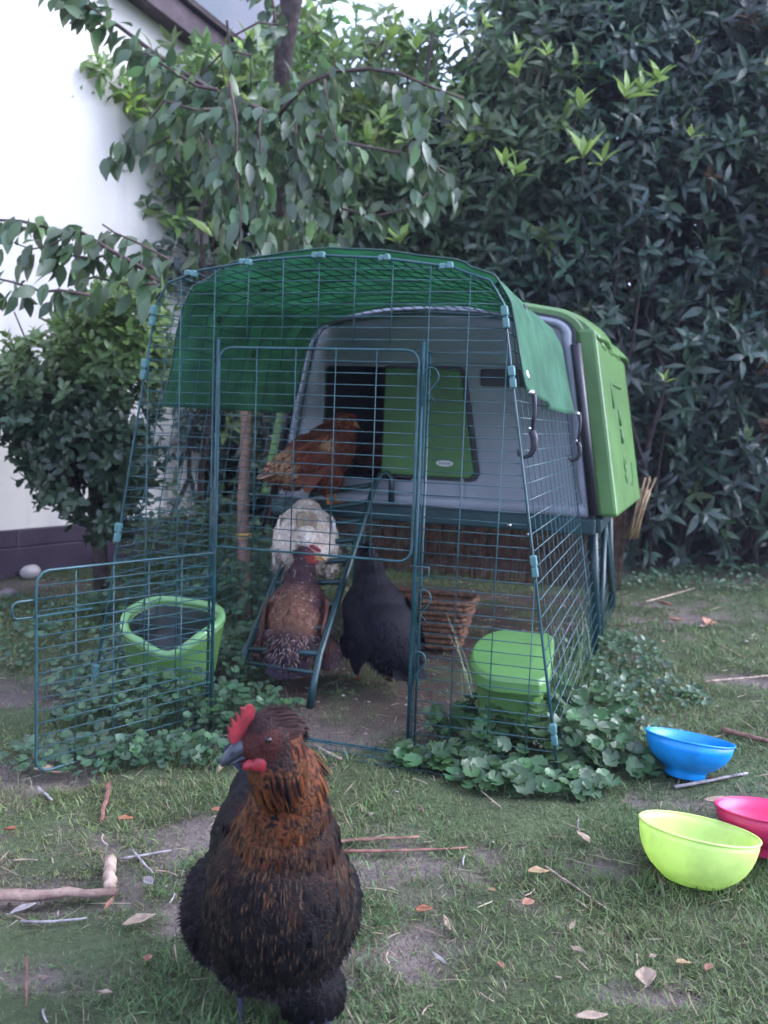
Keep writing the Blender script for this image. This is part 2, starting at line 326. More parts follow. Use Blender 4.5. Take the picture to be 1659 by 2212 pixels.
# ------------------------------------------------------------------ laurel hedge
def hedge():
    H = empty('laurel_hedge', Matrix.Translation((1.2, 5.4, 0)), 'tall dark evergreen laurel hedge filling the right and back of the garden', 'hedge')
    def front(x, z):     # y of the front surface
        y = 4.95+.10*np.sin(x*1.9+1)+.35*fbm(x, z, .9, 3)+.10*(x-1.5)*(x > 1.5)
        bul = np.interp(z, [0,.25,.9,1.4,2.2,3.4], [.28,.22,.18,.05,.0,.18])
        return y+bul
    def top(x): return np.interp(x, [-2,-1.3,-.5,.05,.30,.55,.9,4.6], [2.25,2.45,2.93,2.92,3.00,3.40,3.85,3.95])+.12*fbm(x, x*0+3, 3, 2)
    # outer sprigs
    out = []
    for (num, d0, d1, L, nl, dark) in ((4600, -.05, .28, .118, 7, 1.), (2700, .25, .75, .13, 6, .8)):
        x = rng.uniform(-1.9, 4.4, num*2); z = rng.uniform(.02, 3.8, num*2)
        dens = np.clip(.75+1.1*fbm(x, z, 1.8, 3), .05, 1)*np.interp(z, [0,.5,1.0,1.5], [.22,.30,.62,1])
        ok = (z < top(x)) & (rng.random(num*2) < dens); x, z = x[ok], z[ok]; n = len(x)
        y = front(x, z)+rng.uniform(d0, d1, n)-.12*np.clip(fbm(x, z, 3, 2), -1, 1)
        P = np.stack([x, y, z], 1)
        A = nrm(np.stack([rng.normal(0, .5, n), -rng.uniform(.35, 1.1, n), rng.uniform(-.1, 1.0, n)], 1))
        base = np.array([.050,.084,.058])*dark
        t = np.clip((1.1-x)/1.2, 0, 1)*np.clip((z-1.5)/.8, 0, 1)      # yellower bush to the left and up, sunlit brightness painted into its leaves
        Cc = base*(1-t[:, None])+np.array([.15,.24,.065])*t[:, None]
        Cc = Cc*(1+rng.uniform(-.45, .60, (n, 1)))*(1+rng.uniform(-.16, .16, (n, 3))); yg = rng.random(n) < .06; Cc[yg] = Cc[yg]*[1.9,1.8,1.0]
        old = rng.random(n) < .015; Cc[old] = (.16,.09,.04)
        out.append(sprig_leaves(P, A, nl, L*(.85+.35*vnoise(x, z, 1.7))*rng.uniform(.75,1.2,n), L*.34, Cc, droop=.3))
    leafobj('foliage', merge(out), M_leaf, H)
    # inner mass of larger sparse leaves
    n = 24000; x = rng.uniform(-1.9, 4.5, n); z = rng.uniform(.0, 3.8, n); ok = z < top(x)-.12+.05*(z<0); x, z = x[ok], z[ok]; n = len(x)
    P = np.stack([x, front(x, z)+rng.uniform(.7, 1.5, n), z], 1)
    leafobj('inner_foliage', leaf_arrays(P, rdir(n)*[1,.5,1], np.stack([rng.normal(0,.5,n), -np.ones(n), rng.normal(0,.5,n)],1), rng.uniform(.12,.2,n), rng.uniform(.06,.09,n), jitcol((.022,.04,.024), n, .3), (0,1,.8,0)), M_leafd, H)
    # stems
    b = MB()
    for i in range(110):
        x0 = random.uniform(-1.8, 4.3); y0 = float(front(np.array(x0), np.array(.5)))+random.uniform(.05, .7); h = random.uniform(.8, 2.9)
        pts = []; xx, yy = x0, y0
        for k in range(7):
            pts.append((xx, yy, h*k/6)); xx += random.gauss(0, .07); yy += random.gauss(-.03, .05)
        r0 = random.uniform(.006, .022); b.tube(pts, r0, 5, rs=[r0*(1-.11*k) for k in range(7)])
    b.build('branches', M_bark, H, smooth=True)
    # bright young shoots
    shoots = [(1110,385,4,1.2),(1085,365,3,1),(1262,345,5,1.3),(1300,360,3,1),(1350,215,6,1.2),(1420,180,6,1.1),(1385,205,4,1),(1120,170,5,1.1),(1115,120,4,.9),(1180,125,3,.8),(862,530,5,1.0),(1436,828,4,.55),(1490,300,4,.7),(1250,238,3,1.0),
              (820,270,4,.9),(460,515,3,1.1),(610,640,3,.8),(1045,60,4,.9),(1500,100,3,.6),(720,120,5,.9),(540,110,6,1.1),(480,150,5,1.1),(790,310,5,1.),(880,310,4,1.),(900,110,5,.9),(835,90,5,.9)]
    for px, py, nl, s in shoots:
        Y = float(front(np.array(atY(px, py, 4.9).x), np.array(atY(px, py, 4.9).z)))-.24
        P = np.array([atY(px, py, Y)]); A = np.array([[random.uniform(-.25,.25), -.45, 1.]])
        data = sprig_leaves(P, A, nl+1, .135*s, .046*s, np.array([[.25,.37,.085]]), spread=(20, 62), stem=.03, droop=.25)
        o = leafobj('young_shoot', data, M_leaf, H)
        m = MB(); m.tube([P[0]-nrm(A)[0]*.16+np.array([0,.06,0]), P[0], P[0]+nrm(A)[0]*.03], .003, 5)
        m.build('stem', M_twig, o)
hedge()
def conifer():
    """finer leaved evergreen mass standing behind the hedge, upper right"""
    T = empty('background_tree', Matrix.Translation((2.6, 7.2, 0)), 'dim fine-leaved tree rising behind the top right of the hedge', 'tree')
    m = MB(); m.tube([(2.6,7.2,-.05),(2.65,7.2,1.5),(2.55,7.25,3.2),(2.6,7.3,5)], .1, 8, rs=[.14,.11,.08,.03]); m.build('trunk', M_bark, T, smooth=True)
    n = 16000; u = rdir(n); rr = rng.uniform(.55, 1, n)**.5
    P = np.array([2.9,7.2,3.4])+u*np.array([2.3,1.1,2.0])*rr[:, None]; ok = (fbm(P[:,0]*1.3+P[:,1], P[:,2], 1.6, 3) > -.33); P = P[ok]; n = len(P)
    leafobj('crown', leaf_arrays(P, rdir(n)+[0,-.3,-.3], rdir(n)+[0,-.4,.8], rng.uniform(.06,.12,n), rng.uniform(.022,.04,n), jitcol((.045,.065,.04), n, .4), (0,1,.7,0)), M_leafd, T)
conifer()

# ------------------------------------------------------------------ cherry tree (drooping leaves)
def resample(pts, step):
    pts = [np.array(q, float) for q in pts]; out = []; 
    for a, b in zip(pts[:-1], pts[1:]):
        L = np.linalg.norm(b-a); k = max(1, int(L/step))
        for i in range(k): out.append(a+(b-a)*i/k)
    out.append(pts[-1]); return out
CHERRY = []
def branch_leaves(poly, step=.032, L=.10, W=.046, C=(.05,.10,.045), hang=.75, cl=2, jit=.02, back=0.):
    P = np.array(resample(poly, step)); n = len(P); T = nrm(np.gradient(P, axis=0)) if n > 1 else np.array([[1.,0,0]]*n); out = []
    for c in range(cl):
        sidev = nrm(np.cross(T, [0,0,1.])); sg = np.where((np.arange(n)+c) % 2 == 0, 1, -1)[:, None]
        D = T*.35+sidev*sg*rng.uniform(.2,.9,(n,1))+np.array([0,0,-1.])*hang*rng.uniform(.5,1.5,(n,1))+rng.normal(0,.28,(n,3))
        N = np.array([0,-.35,1.])+rng.normal(0,.55,(n,3))+sidev*sg*.5
        cc = jitcol(C, n, .35, .12); hl = rng.random(n) < .12; cc[hl] = cc[hl]*[1.5,1.6,1.2]
        LL = rng.uniform(.75,1.15,n)*L; out.append(leaf_arrays(P+rng.normal(0,jit,(n,3))+[0,back,-.01], D, N, LL, LL/L*W, cc, (0,.62,1,.85,.42,0), [0,.18,.42,.65,.85,1], .22, .28))
    return merge(out)
def P3(lst, Y): return [tuple(atY(x, y, Y if len(q) == 0 else q[0])) for x, y, *q in lst]
def cherry():
    T = empty('cherry_tree', Matrix.Translation(tuple(atY(612, 1200, 3.9))[:2]+(0,)), 'cherry tree with drooping pointed leaves hanging over the top of the run', 'tree')
    base = WM[T].translation
    m = MB()
    trunk = [(base.x-.05, base.y+.9, -.05), (base.x-.05, base.y+.85, .8)]+P3([(618,560,4.75),(600,330,4.6),(604,240,4.5),(612,120,4.45),(635,-40,4.4),(660,-260,4.4)], 4.5)
    m.tube(trunk, .05, 8, rs=[.05,.045,.035,.03,.035,.045,.055,.05]); m.build('trunk', M_bark, T, smooth=True)
    branches = [
      ([(600,250),(520,215),(455,190),(390,150),(330,105),(255,55),(190,15),(130,-25)], 3.7, .012, 3),
      ([(470,195),(425,190),(380,150),(320,120),(290,110)], 3.65, .007, 3),
      ([(480,230),(420,235),(360,235),(310,260),(275,300),(240,335)], 3.55, .006, 3),
      ([(440,235),(400,280),(360,310),(330,330)], 3.6, .005, 2),
      ([(600,250),(660,190),(730,150),(800,150),(870,175),(940,195),(1010,215)], 3.8, .010, 2),
      ([(610,330),(680,300),(760,310),(840,330),(920,340),(980,400)], 3.75, .008, 2),
      ([(600,330),(650,400),(720,440),(800,470),(870,440),(930,420)], 3.8, .007, 2),
      ([(500,180),(510,280),(516,380),(520,470),(527,560)], 3.6, .006, 2),
      ([(455,310),(470,380),(485,440),(500,520)], 3.6, .005, 3),
      ([(560,230),(560,300),(570,380),(560,450),(575,520)], 3.65, .005, 3),
      ([(430,200),(440,260),(430,330),(420,380)], 3.7, .005, 2),
      ([(640,250),(640,330),(650,400),(660,480),(650,530)], 3.7, .005, 3),
      ([(700,180),(720,260),(735,330),(730,400)], 3.75, .004, 2),
      ([(880,180),(890,240),(900,300),(905,370)], 3.7, .004, 2),
      ([(540,120),(480,110),(430,150),(380,200)], 4.0, .006, 2),
      ([(620,60),(560,50),(500,90)], 4.0, .006, 1),
      ([(345,615),(300,575),(240,535),(180,505),(110,490),(40,480),(-40,470)], 3.3, .009, 3),
      ([(345,600),(360,560),(300,530),(250,500),(225,500)], 3.35, .006, 2),
      ([(240,535),(200,560),(160,560),(120,555)], 3.3, .005, 2),
      ([(200,640),(140,630),(80,620),(30,610),(-30,600)], 3.25, .006, 3),
      ([(330,620),(270,610),(200,600),(150,620)], 3.3, .006, 1),
      ([(150,510),(110,540),(70,540),(20,520)], 3.3, .004, 2),
      ([(600,60),(590,0),(560,-40)], 4.2, .008, 3),
      ([(200,10),(170,-20),(130,-40)], 3.7, .005, 3),
      ([(240,50),(210,30),(160,-10)], 3.7, .005, 3)]
    lv = []
    for pts, Y, r, cl in branches:
        q = P3(pts, Y); b = MB(); n = len(q); b.tube([tuple(Vector(c)+Vector((random.gauss(0,.008),random.gauss(0,.03),random.gauss(0,.008)))) for c in q], r, 6, rs=[r*(1-.6*i/n) for i in range(n)])
        b.build('branch', M_twig, T, smooth=True)
        lv.append(branch_leaves(q, .027, .088, .041, (.085,.135,.068), cl=cl, jit=.022))
    leafobj('crown', merge(lv), M_leaf, T)
    # loose mass of leaves between the branches
    n = 900; px = rng.uniform(400, 760, n); py = rng.uniform(150, 560, n); ok = fbm(px/100, py/100, 1, 3) > -.12; px, py = px[ok], py[ok]; n = len(px)
    P = np.array([tuple(atY(a, b, Y)) for a, b, Y in zip(px, py, rng.uniform(3.7, 4.5, n))])
    leafobj('inner_leaves', leaf_arrays(P, rng.normal(0,.5,(n,3))+[0,0,-.9], rng.normal(0,.6,(n,3))+[0,-.5,1], rng.uniform(.075,.105,n), rng.uniform(.034,.048,n), jitcol((.085,.14,.055), n, .45, .15), (0,.62,1,.85,.42,0), [0,.18,.42,.65,.85,1], .22, .28), M_leaf, T)
cherry()

# ------------------------------------------------------------------ shrub by the wall
def shrub():
    base = gnd(222, 1300); T = empty('shrub', Matrix.Translation((base.x, base.y, 0)), 'bushy green shrub on a short trunk in front of the white house wall', 'shrub')
    Y = base.y; ctr = atY(185, 880, Y); b = MB()
    b.tube([(base.x, base.y, -.03), tuple(atY(215, 1180, Y)), tuple(atY(205, 1080, Y)), tuple(atY(195, 960, Y))], .03, 8, rs=[.036,.03,.026,.015])
    b.tube([tuple(atY(212, 1180, Y)), tuple(atY(235, 1080, Y)), tuple(atY(260, 960, Y)), tuple(atY(265, 800, Y))], .02, 7, rs=[.024,.02,.014,.006])
    for i in range(26):
        a = atY(random.uniform(170,250), random.uniform(960,1100), Y+random.uniform(-.05,.05)); e = atY(random.uniform(0,340), random.uniform(660,1000), Y+random.uniform(-.3,.3))
        mid = (a+e)/2+Vector((0,0,random.uniform(-.03,.06))); b.tube([a, mid, e], .006, 5, rs=[.009,.006,.003])
    b.build('trunk', M_bark, T, smooth=True)
    # crown outline measured from silhouettes
    poly = [(-40,820),(60,760),(150,700),(200,650),(270,625),(330,640),(352,700),(335,820),(318,930),(300,1040),(262,1130),(215,1150),(165,1110),(110,1090),(80,1030),(50,980),(20,930),(-40,930)]
    from mathutils.geometry import intersect_point_tri_2d
    def inside(x, y):
        c = False; j = len(poly)-1
        for i in range(len(poly)):
            xi, yi = poly[i]; xj, yj = poly[j]
            if (yi > y) != (yj > y) and x < (xj-xi)*(y-yi)/(yj-yi)+xi: c = not c
            j = i
        return c
    pts = []; cs = []
    while len(pts) < 1500:
        x = random.uniform(-60, 370); y = random.uniform(620, 1160)
        if not inside(x+random.gauss(0,10), y+random.gauss(0,10)): continue
        if vnoise(x/60., y/60., 1.) < .22: continue
        pts.append(atY(x, y, Y+random.uniform(-.32, .30)))
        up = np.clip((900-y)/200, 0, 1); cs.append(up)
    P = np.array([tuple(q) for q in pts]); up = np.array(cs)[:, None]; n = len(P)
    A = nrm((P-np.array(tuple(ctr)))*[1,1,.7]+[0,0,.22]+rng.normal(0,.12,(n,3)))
    C = (np.array([.04,.075,.04])*(1-up)+np.array([.16,.26,.07])*up)*(1+rng.uniform(-.3,.35,(n,1)))  # light painted in: bright leaves on the crown top, shaded ones below
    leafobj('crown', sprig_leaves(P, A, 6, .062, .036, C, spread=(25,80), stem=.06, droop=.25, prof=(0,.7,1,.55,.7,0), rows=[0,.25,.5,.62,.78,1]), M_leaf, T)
shrub()
# ------------------------------------------------------------------ chicken run (frame RUN: x across, y back, z up)
def hwid(z):  # half width of the run's cross-section
    return float(np.interp(z, [0,.52,1.05,1.10,1.13,1.152,1.16], [.61,.522,.432,.40,.31,.15,0]))
ARCH = [(-.61,0),(-.565,.26),(-.522,.52),(-.477,.785),(-.432,1.05),(-.40,1.10),(-.31,1.13),(-.15,1.152),(0,1.16),(.15,1.152),(.31,1.13),(.40,1.10),(.432,1.05),(.477,.785),(.522,.52),(.565,.26),(.61,0)]
def topz(s): return float(np.interp(abs(s), [0,.15,.31,.40,.432,.522,.61], [1.16,1.152,1.13,1.10,1.05,.52,0]))
run = empty('chicken_run', RUN, 'dark green welded wire chicken run with arched front, standing before the coop', 'chicken run')
wr = .00155
def wob(): return random.gauss(0, .0008)
# front panel
m = MB()
DZ0, DZ1, DX = .462, .945, .249
z = .03; zs = []
while z < 1.14: zs.append(z); z += .0268
for z in zs:
    h = hwid(z)
    if z < DZ0-.012: segs = [(-h, -DX-.012), (DX+.012, h)]
    elif z < DZ1+.012: segs = [(-h, -DX-.012), (DX+.012, h)]
    else: segs = [(-h, h)]
    for a, b in segs: m.tube([(a, wob(), z+wob()), (b, wob(), z+wob())], wr*.92, 4)
for s in np.arange(-.54, .56, .0895):
    if abs(s) < DX: m.tube([(s+wob(), -.003, DZ1+.012), (s+wob(), -.003, topz(s)-.003)], wr, 4)
    else: m.tube([(s+wob(), -.003, .005), (s+wob(), -.003, topz(s)-.003)], wr, 4)
m.build('front_wires', M_wire, run, RUN, smooth=True)
m = MB(); m.tube([(x, 0, z) for x, z in ARCH], .0032, 6)
m.tube([(-.61,0,.006),(.61,0,.006)], .003, 6)
m.build('front_frame', M_frame, run, RUN, smooth=True)
for s in (-DX-.008, DX+.008):
    m = MB(); m.tube([(s, -.004, .0), (s, -.004, DZ1+.02)], .0052, 6); m.tube([(s+.014*(1 if s > 0 else -1), .002, .0), (s+.014*(1 if s > 0 else -1), .002, DZ1-.0)], .003, 6)
    m.build('door_post', M_frame, run, RUN, smooth=True)
def rrect(x0, x1, z0, z1, rad=.03, y=0, corners='tltrbrbl'):
    pts = []
    for cx, cz, a0, nm in ((x1-rad,z1-rad,0,'tr'),(x0+rad,z1-rad,90,'tl'),(x0+rad,z0+rad,180,'bl'),(x1-rad,z0+rad,270,'br')):
        if nm in corners:
            for k in range(5): a = R_(a0+k*22.5); pts.append((cx+rad*math.cos(a), y, cz+rad*math.sin(a)))
        else: pts.append(({'tr':x1,'br':x1,'tl':x0,'bl':x0}[nm], y, {'tr':z1,'tl':z1,'br':z0,'bl':z0}[nm]))
    return pts
def door(name, x0, x1, z0, z1, y, corners, parent, frame, label=None):
    m = MB(); m.tube(rrect(x0, x1, z0, z1, .03, y, corners), .0033, 6, closed=True)
    z = z0+.0268
    while z < z1-.012: m.tube([(x0, y, z), (x1, y, z)], wr, 4); z += .0268
    for s in np.linspace(x0, x1, 6)[1:-1]: m.tube([(s, y-.003, z0), (s, y-.003, z1)], wr, 4)
    o = m.build(name, M_wire, parent, frame, smooth=True); return o
ud = door('upper_door', -DX, DX, DZ0, DZ1, -.012, 'tlbrtr', run, RUN)
def latch(parent, x, z, frame):
    m = MB(); pts = [(x,-.016,z-.085),(x,-.016,z-.02)]+[(x+.018-.018*math.cos(R_(a)), -.016, z-.02+.022*math.sin(R_(a))) for a in range(20, 220, 25)]+[(x+.012,-.016,z-.055),(x+.03,-.016,z-.075)]
    m.tube(pts, .0019, 5); m.build('latch', M_wire, parent, frame, smooth=True)
latch(ud, DX+.012, .905, RUN)
latch(run, DX+.016, .40, RUN); latch(run, DX+.010, .255, RUN)
m = MB(); m.tube([(DX-.0,-.02,.455),(DX+.045,-.02,.455),(DX+.045,-.02,.43),(DX+.02,-.02,.43)], .0019, 5); m.build('latch', M_wire, run, RUN, smooth=True)
# lower door swung open towards the viewer, hinged on the left post
hz = Vector((-DX-.008, -.006, 0)); fe = Vector((-.43, -.43, 0)); dv = (fe-hz).normalized(); yv = Vector((-dv.y, dv.x, 0))
DOORF = RUN @ Matrix(((dv.x, yv.x, 0, hz.x), (dv.y, yv.y, 0, hz.y), (0, 0, 1, 0), (0, 0, 0, 1)))
ld = door('lower_door', 0, .475, .012, .445, 0, 'trbr', run, DOORF)
for k in (3,):
    m = MB(); m.tube([(.40,-.004,.385),(.515,-.004,.385),(.524,-.004,.380),(.527,-.004,.37),(.524,-.004,.353),(.515,-.004,.349),(.34,-.004,.349)], .0026, 6)
    m.build('door_handle', M_wire, ld, DOORF, smooth=True)
# side panels and arched roof panel
TE = 2.32
for sg, nm in ((-1,'side_panel'), (1,'side_panel')):
    m = MB(); tlist = list(np.arange(0, TE+.01, .0895))
    for t in tlist:
        zt = 1.05 if t < 1.06 else .47
        m.tube([(sg*hwid(z), t+wob(), z) for z in ((.0,.26,.52,.785,1.05) if zt > 1 else (0,.26,.47))], wr if t > 0 else .003, 4)
    for z in np.arange(.03, 1.06, .0368):
        te = 1.06 if z > .48 else TE
        if z <= 1.05: m.tube([(sg*(hwid(z)+.003), 0, z+wob()), (sg*(hwid(z)+.003), te, z+wob())], wr, 4)
    m.build(nm, M_wire, run, RUN, smooth=True)
m = MB(); arcp = [(x, z) for x, z in ARCH if z >= 1.05]
for t in np.arange(.0, 1.06, .0895):
    m.tube([(x, t, z) for x, z in arcp], wr, 4)
A2 = [Vector(q) for q in arcp]; seg = [0]
for a, b in zip(A2[:-1], A2[1:]): seg.append(seg[-1]+(b-a).length)
for d in np.arange(.02, seg[-1], .0368):
    x = float(np.interp(d, seg, [q.x for q in A2])); z = float(np.interp(d, seg, [q.y for q in A2]))
    m.tube([(x+wob(), 0, z+.003), (x+wob(), 1.05, z+.003)], wr, 4)
m.build('roof_panel', M_wire, run, RUN, smooth=True)
m = MB(); m.tube([(x, 1.06, z) for x, z in ARCH], .003, 6); m.build('rear_hoop', M_frame, run, RUN, smooth=True)
# clips
def clip(x, z, ang, L=.05, y=-.004):
    F = RUN @ Matrix.Translation((x, y, z)) @ Matrix.Rotation(ang, 4, 'Y')
    m = MB(); m.box(-.007, .007, -.008, .008, -L*.4, -.002); m.box(-.0075, .0075, -.010, .008, .002, L*.4); m.box(-.0055, .0055, -.007, .007, -.003, .003)
    m.build('clip', M_clip, run, F, bevel=.003)
for x in (-.335, -.19, -.005, .155, .30): clip(x, topz(x), R_(90+(-6 if x > .1 else 6 if x < -.1 else 0)), .034 if x > -.01 and x < .3 and x != -.005 else .04)
for sg in (-1, 1):
    for z in (1.02, .89, .475, .10): clip(sg*(hwid(z)+.001), z, -sg*R_(9.6), .062)
# ground skirt wire
m = MB()
for y in (-.02, -.06, -.10): m.tube([(-.60+.03*i, y+random.gauss(0,.002), .006+random.uniform(0,.004)) for i in range(42)], wr, 4)
for s in np.arange(-.6, .64, .06): m.tube([(s, .0, .01), (s+.004, -.10, .004)], wr, 4)
m.build('ground_skirt', M_wire, run, RUN, smooth=True)

# ------------------------------------------------------------------ coop
T0 = 1.08; T1 = 2.02
coop = empty('chicken_coop', RUN @ Matrix.Translation((0, 1.55, 0)), 'grey and green plastic chicken coop raised on a dark green stand behind the run', 'chicken coop')
def coop_outline(off=0, zb=.49):
    pts = [(.565+off, zb-off*.2)]
    pts += [(.548+off,.60),(.500+off,.92),(.470+off,1.07)]
    for a in range(8, 83, 12):   # rounded shoulder
        pts.append((.385+(.085+off)*math.cos(R_(a)), 1.085+(.062+off*.8)*math.sin(R_(a))))
    pts += [(.30,1.163+off*.8),(.15,1.180+off*.8),(0,1.187+off*.8)]
    return pts + [(-x, z) for x, z in reversed(pts[:-1])]
def holed_panel(outline, holes, y, th):
    bm = bmesh.new()
    def loop(pts):
        vs = [bm.verts.new((x, y, z)) for x, z in pts]
        return [bm.edges.new((vs[i], vs[(i+1) % len(vs)])) for i in range(len(vs))]
    es = loop(outline)
    for h in holes: es += loop(h)
    bmesh.ops.triangle_fill(bm, use_beauty=True, use_dissolve=False, edges=es)
    geo = bmesh.ops.extrude_face_region(bm, geom=bm.faces[:]); bmesh.ops.translate(bm, verts=[v for v in geo['geom'] if isinstance(v, bmesh.types.BMVert)], vec=(0, th, 0))
    bmesh.ops.recalc_face_normals(bm, faces=bm.faces); me = bpy.data.meshes.new('panel'); bm.to_mesh(me); bm.free(); return me
def rpoly(x0, x1, z0, z1, r=.02, dx0=0, dx1=0):
    out = []
    for cx, cz, a0 in ((x1-r,z1-r,0),(x0+r,z1-r,90),(x0+r+dx0,z0+r,180),(x1-r+dx1,z0+r,270)):
        for k in range(5): a = R_(a0+k*22.5); out.append((cx+r*math.cos(a), cz+r*math.sin(a)))
    return out
opening = rpoly(-.40, -.06, .575, .975, .015); vent = rpoly(.165, .38, .915, .975, .008)
inner_out = coop_outline(-.035, .53)
# recessed inner face with openings
fp = link('front_panel', holed_panel(coop_outline(-.030, .518), [opening, vent], T0+.012, .02), M_grey, coop, RUN)
rim = link('front_rim', holed_panel(coop_outline(0, .49), [coop_outline(-.034, .524)], T0-.012, .05), M_grey, coop, RUN)
bv = rim.modifiers.new('b', 'BEVEL'); bv.width = .016; bv.segments = 4; bv.limit_method = 'ANGLE'; bv.angle_limit = R_(60)
# header brow above the door
m = MB(); m.box(-.40, .36, T0-.004, T0+.014, .985, 1.035); m.build('header', M_grey, coop, RUN, bevel=.008)
o = link('seal', holed_panel(coop_outline(.010, .485), [coop_outline(-.001, .4945)], T0-.004, .06), M_black, coop, RUN)
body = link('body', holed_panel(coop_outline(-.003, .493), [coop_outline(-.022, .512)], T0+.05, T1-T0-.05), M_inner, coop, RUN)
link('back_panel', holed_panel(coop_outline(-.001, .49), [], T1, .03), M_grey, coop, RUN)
# sliding door
dp = [(-.165,.967),(.092,.967),(.104,.955),(.163,.622),(.156,.606),(.145,.60),(-.165,.60)]
edge = [(-.172,.979),(.100,.979),(.118,.962),(.182,.618),(.170,.594),(.15,.588),(-.172,.588)]
fixn(extrude_poly(edge, T0+.001, T0+.012).build('door_surround', M_black, coop, RUN, bevel=.002))
sdoor = fixn(extrude_poly(dp, T0-.016, T0-.001).build('sliding_door', M_gdoor, coop, RUN, bevel=.004))
bp = [(.062+.030*math.cos(a), .648+.011*math.sin(a)) for a in np.linspace(0, 2*math.pi, 25)[:-1]]
bd = fixn(extrude_poly(bp, T0-.019, T0-.0165).build('badge', mat('badge_white', (.6,.6,.62), .35), sdoor, RUN))
m = MB()
for k, (a, b) in enumerate(((-.020,-.012),(-.009,-.001),(.002,.009),(.012,.020))):
    m.box(.062+a, .062+b, T0-.0200, T0-.0192, .644, .652)
m.build('lettering', mat('badge_grey', (.25,.27,.27), .5), bd, RUN)
m = MB()
for k in range(5): m.box(.165, .38, T0+.030, T0+.034, .92+k*.012, .927+k*.012)
m.build('vent_grille', M_black, coop, RUN)
MB().box(.16, .385, T0+.034, T0+.037, .91, .98).build('vent_back', M_black, coop, RUN)
MB().box(.118, .128, T0-.002, T0+.014, .50, .60).build('door_runner', M_grey, coop, RUN, bevel=.002)
# interior roost so that the doorway is not an empty shell
m = MB()
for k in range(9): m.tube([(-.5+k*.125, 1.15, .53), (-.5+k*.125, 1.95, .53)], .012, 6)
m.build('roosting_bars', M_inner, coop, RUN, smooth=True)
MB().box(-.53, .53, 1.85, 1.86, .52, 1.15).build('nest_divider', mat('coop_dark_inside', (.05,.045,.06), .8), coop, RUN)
# roof lid
oo = coop_outline(.040, .49); lid = [p_ for p_ in oo if p_[1] > 1.06]
inner = [p_ for p_ in coop_outline(.010, .49) if p_[1] > 1.06]
nb = len(lid)
def roof_mesh():
    m = MB(); ys = [T0+.035, T0+.05, T0+.30, T1-.25, T1+.06, T1+.075]
    grow = [-.006, .004, .010, .012, .006, -.006]; rings = []
    for y, g in zip(ys, grow):
        base = len(m.v)
        for x, z in lid: 
            s_ = 1+g/.45; m.v.append((x*s_*(1+.04*(y-T0)), y, z+g+.045*(y-T0)*(1-(x/.6)**2*.4)))
        for x, z in reversed(inner): m.v.append((x*(1+.04*(y-T0)), y, z+.045*(y-T0)*(1-(x/.6)**2*.4)))
        rings.append(base)
    n = nb+len(inner)
    for a, b in zip(rings[:-1], rings[1:]):
        for k in range(n): k2 = (k+1) % n; m.f.append((a+k, b+k, b+k2, a+k2))
    tri = tessellate_polygon([[Vector((x, z, 0)) for x, z in lid+inner[::-1]]])
    for base, rev in ((rings[0], 0), (rings[-1], 1)):
        for t in tri: m.f.append(tuple(base+k for k in (reversed(t) if rev else t)))
    return m
ro = roof_mesh().build('roof', M_green, coop, RUN, bevel=.006); fixn(ro)
# side covers (egg port sides): insulated green panels leaning with the wall
def side_cover(sg):
    def X(z, y): return float(np.interp(z, [.49,1.12], [.60,.488]))+.045*(y-T0-.02)
    def pt(y, z, off): return (sg*(X(z, y)+off), y, z)
    ya, yb = T0+.03, T1+.03; m = MB()
    zs_ = [.495,.50,1.085,1.095]; 
    c = [(ya,.495),(yb,.495),(yb,1.075),(ya,1.115)]
    v = [pt(y, z, -.015) for y, z in c]+[pt(y, z, .050) for y, z in c]
    m.add(v, [(0,1,2,3),(7,6,5,4),(0,4,5,1),(1,5,6,2),(2,6,7,3),(3,7,4,0)])
    o = fixn(m.build('side_cover', M_green, coop, RUN, bevel=.012))
    # moulded corner marks, handle slot and crest
    K = mat('recess_green', (.03,.11,.02), .5)
    def mark(pts, r=.0045): g = MB(); g.tube([pt(y, z, .0515) for y, z in pts], r, 6); g.build('moulding', K, o, RUN, smooth=True)
    mark([(ya+.26,.86),(ya+.26,.935),(ya+.275,.95),(yb-.34,.945)]); mark([(yb-.34,.575),(yb-.30,.58),(yb-.25,.595),(yb-.25,.66)])
    mark([(ya+.42,.80),(ya+.42,.86)], .007)
    mark([(ya+.42,.735),(ya+.42,.79)], .008)
    g = MB()
    mark2 = lambda pts: g.tube([pt(y, z, .0515) for y, z in pts], .0035, 5)
    mark2([(ya+.40,.66),(ya+.43,.69),(ya+.46,.66),(ya+.43,.63),(ya+.40,.66)]); mark2([(ya+.40,.62),(ya+.43,.59),(ya+.46,.62)]); mark2([(ya+.43,.63),(ya+.43,.60)])
    g.build('crest', M_green, o, RUN, smooth=True)
    # grip under the roof: three rounded lugs
    for y0, w in ((ya+.12,.12),(ya+.34,.12),(ya+.56,.14)):
        ps = [pt(y, zz, .040) for y, zz in ((y0,1.075),(y0+w,1.068))]; g = MB(); g.tube(ps, .016, 8); g.build('grip', M_green, o, RUN, smooth=True)
    return o
side_cover(1); side_cover(-1)
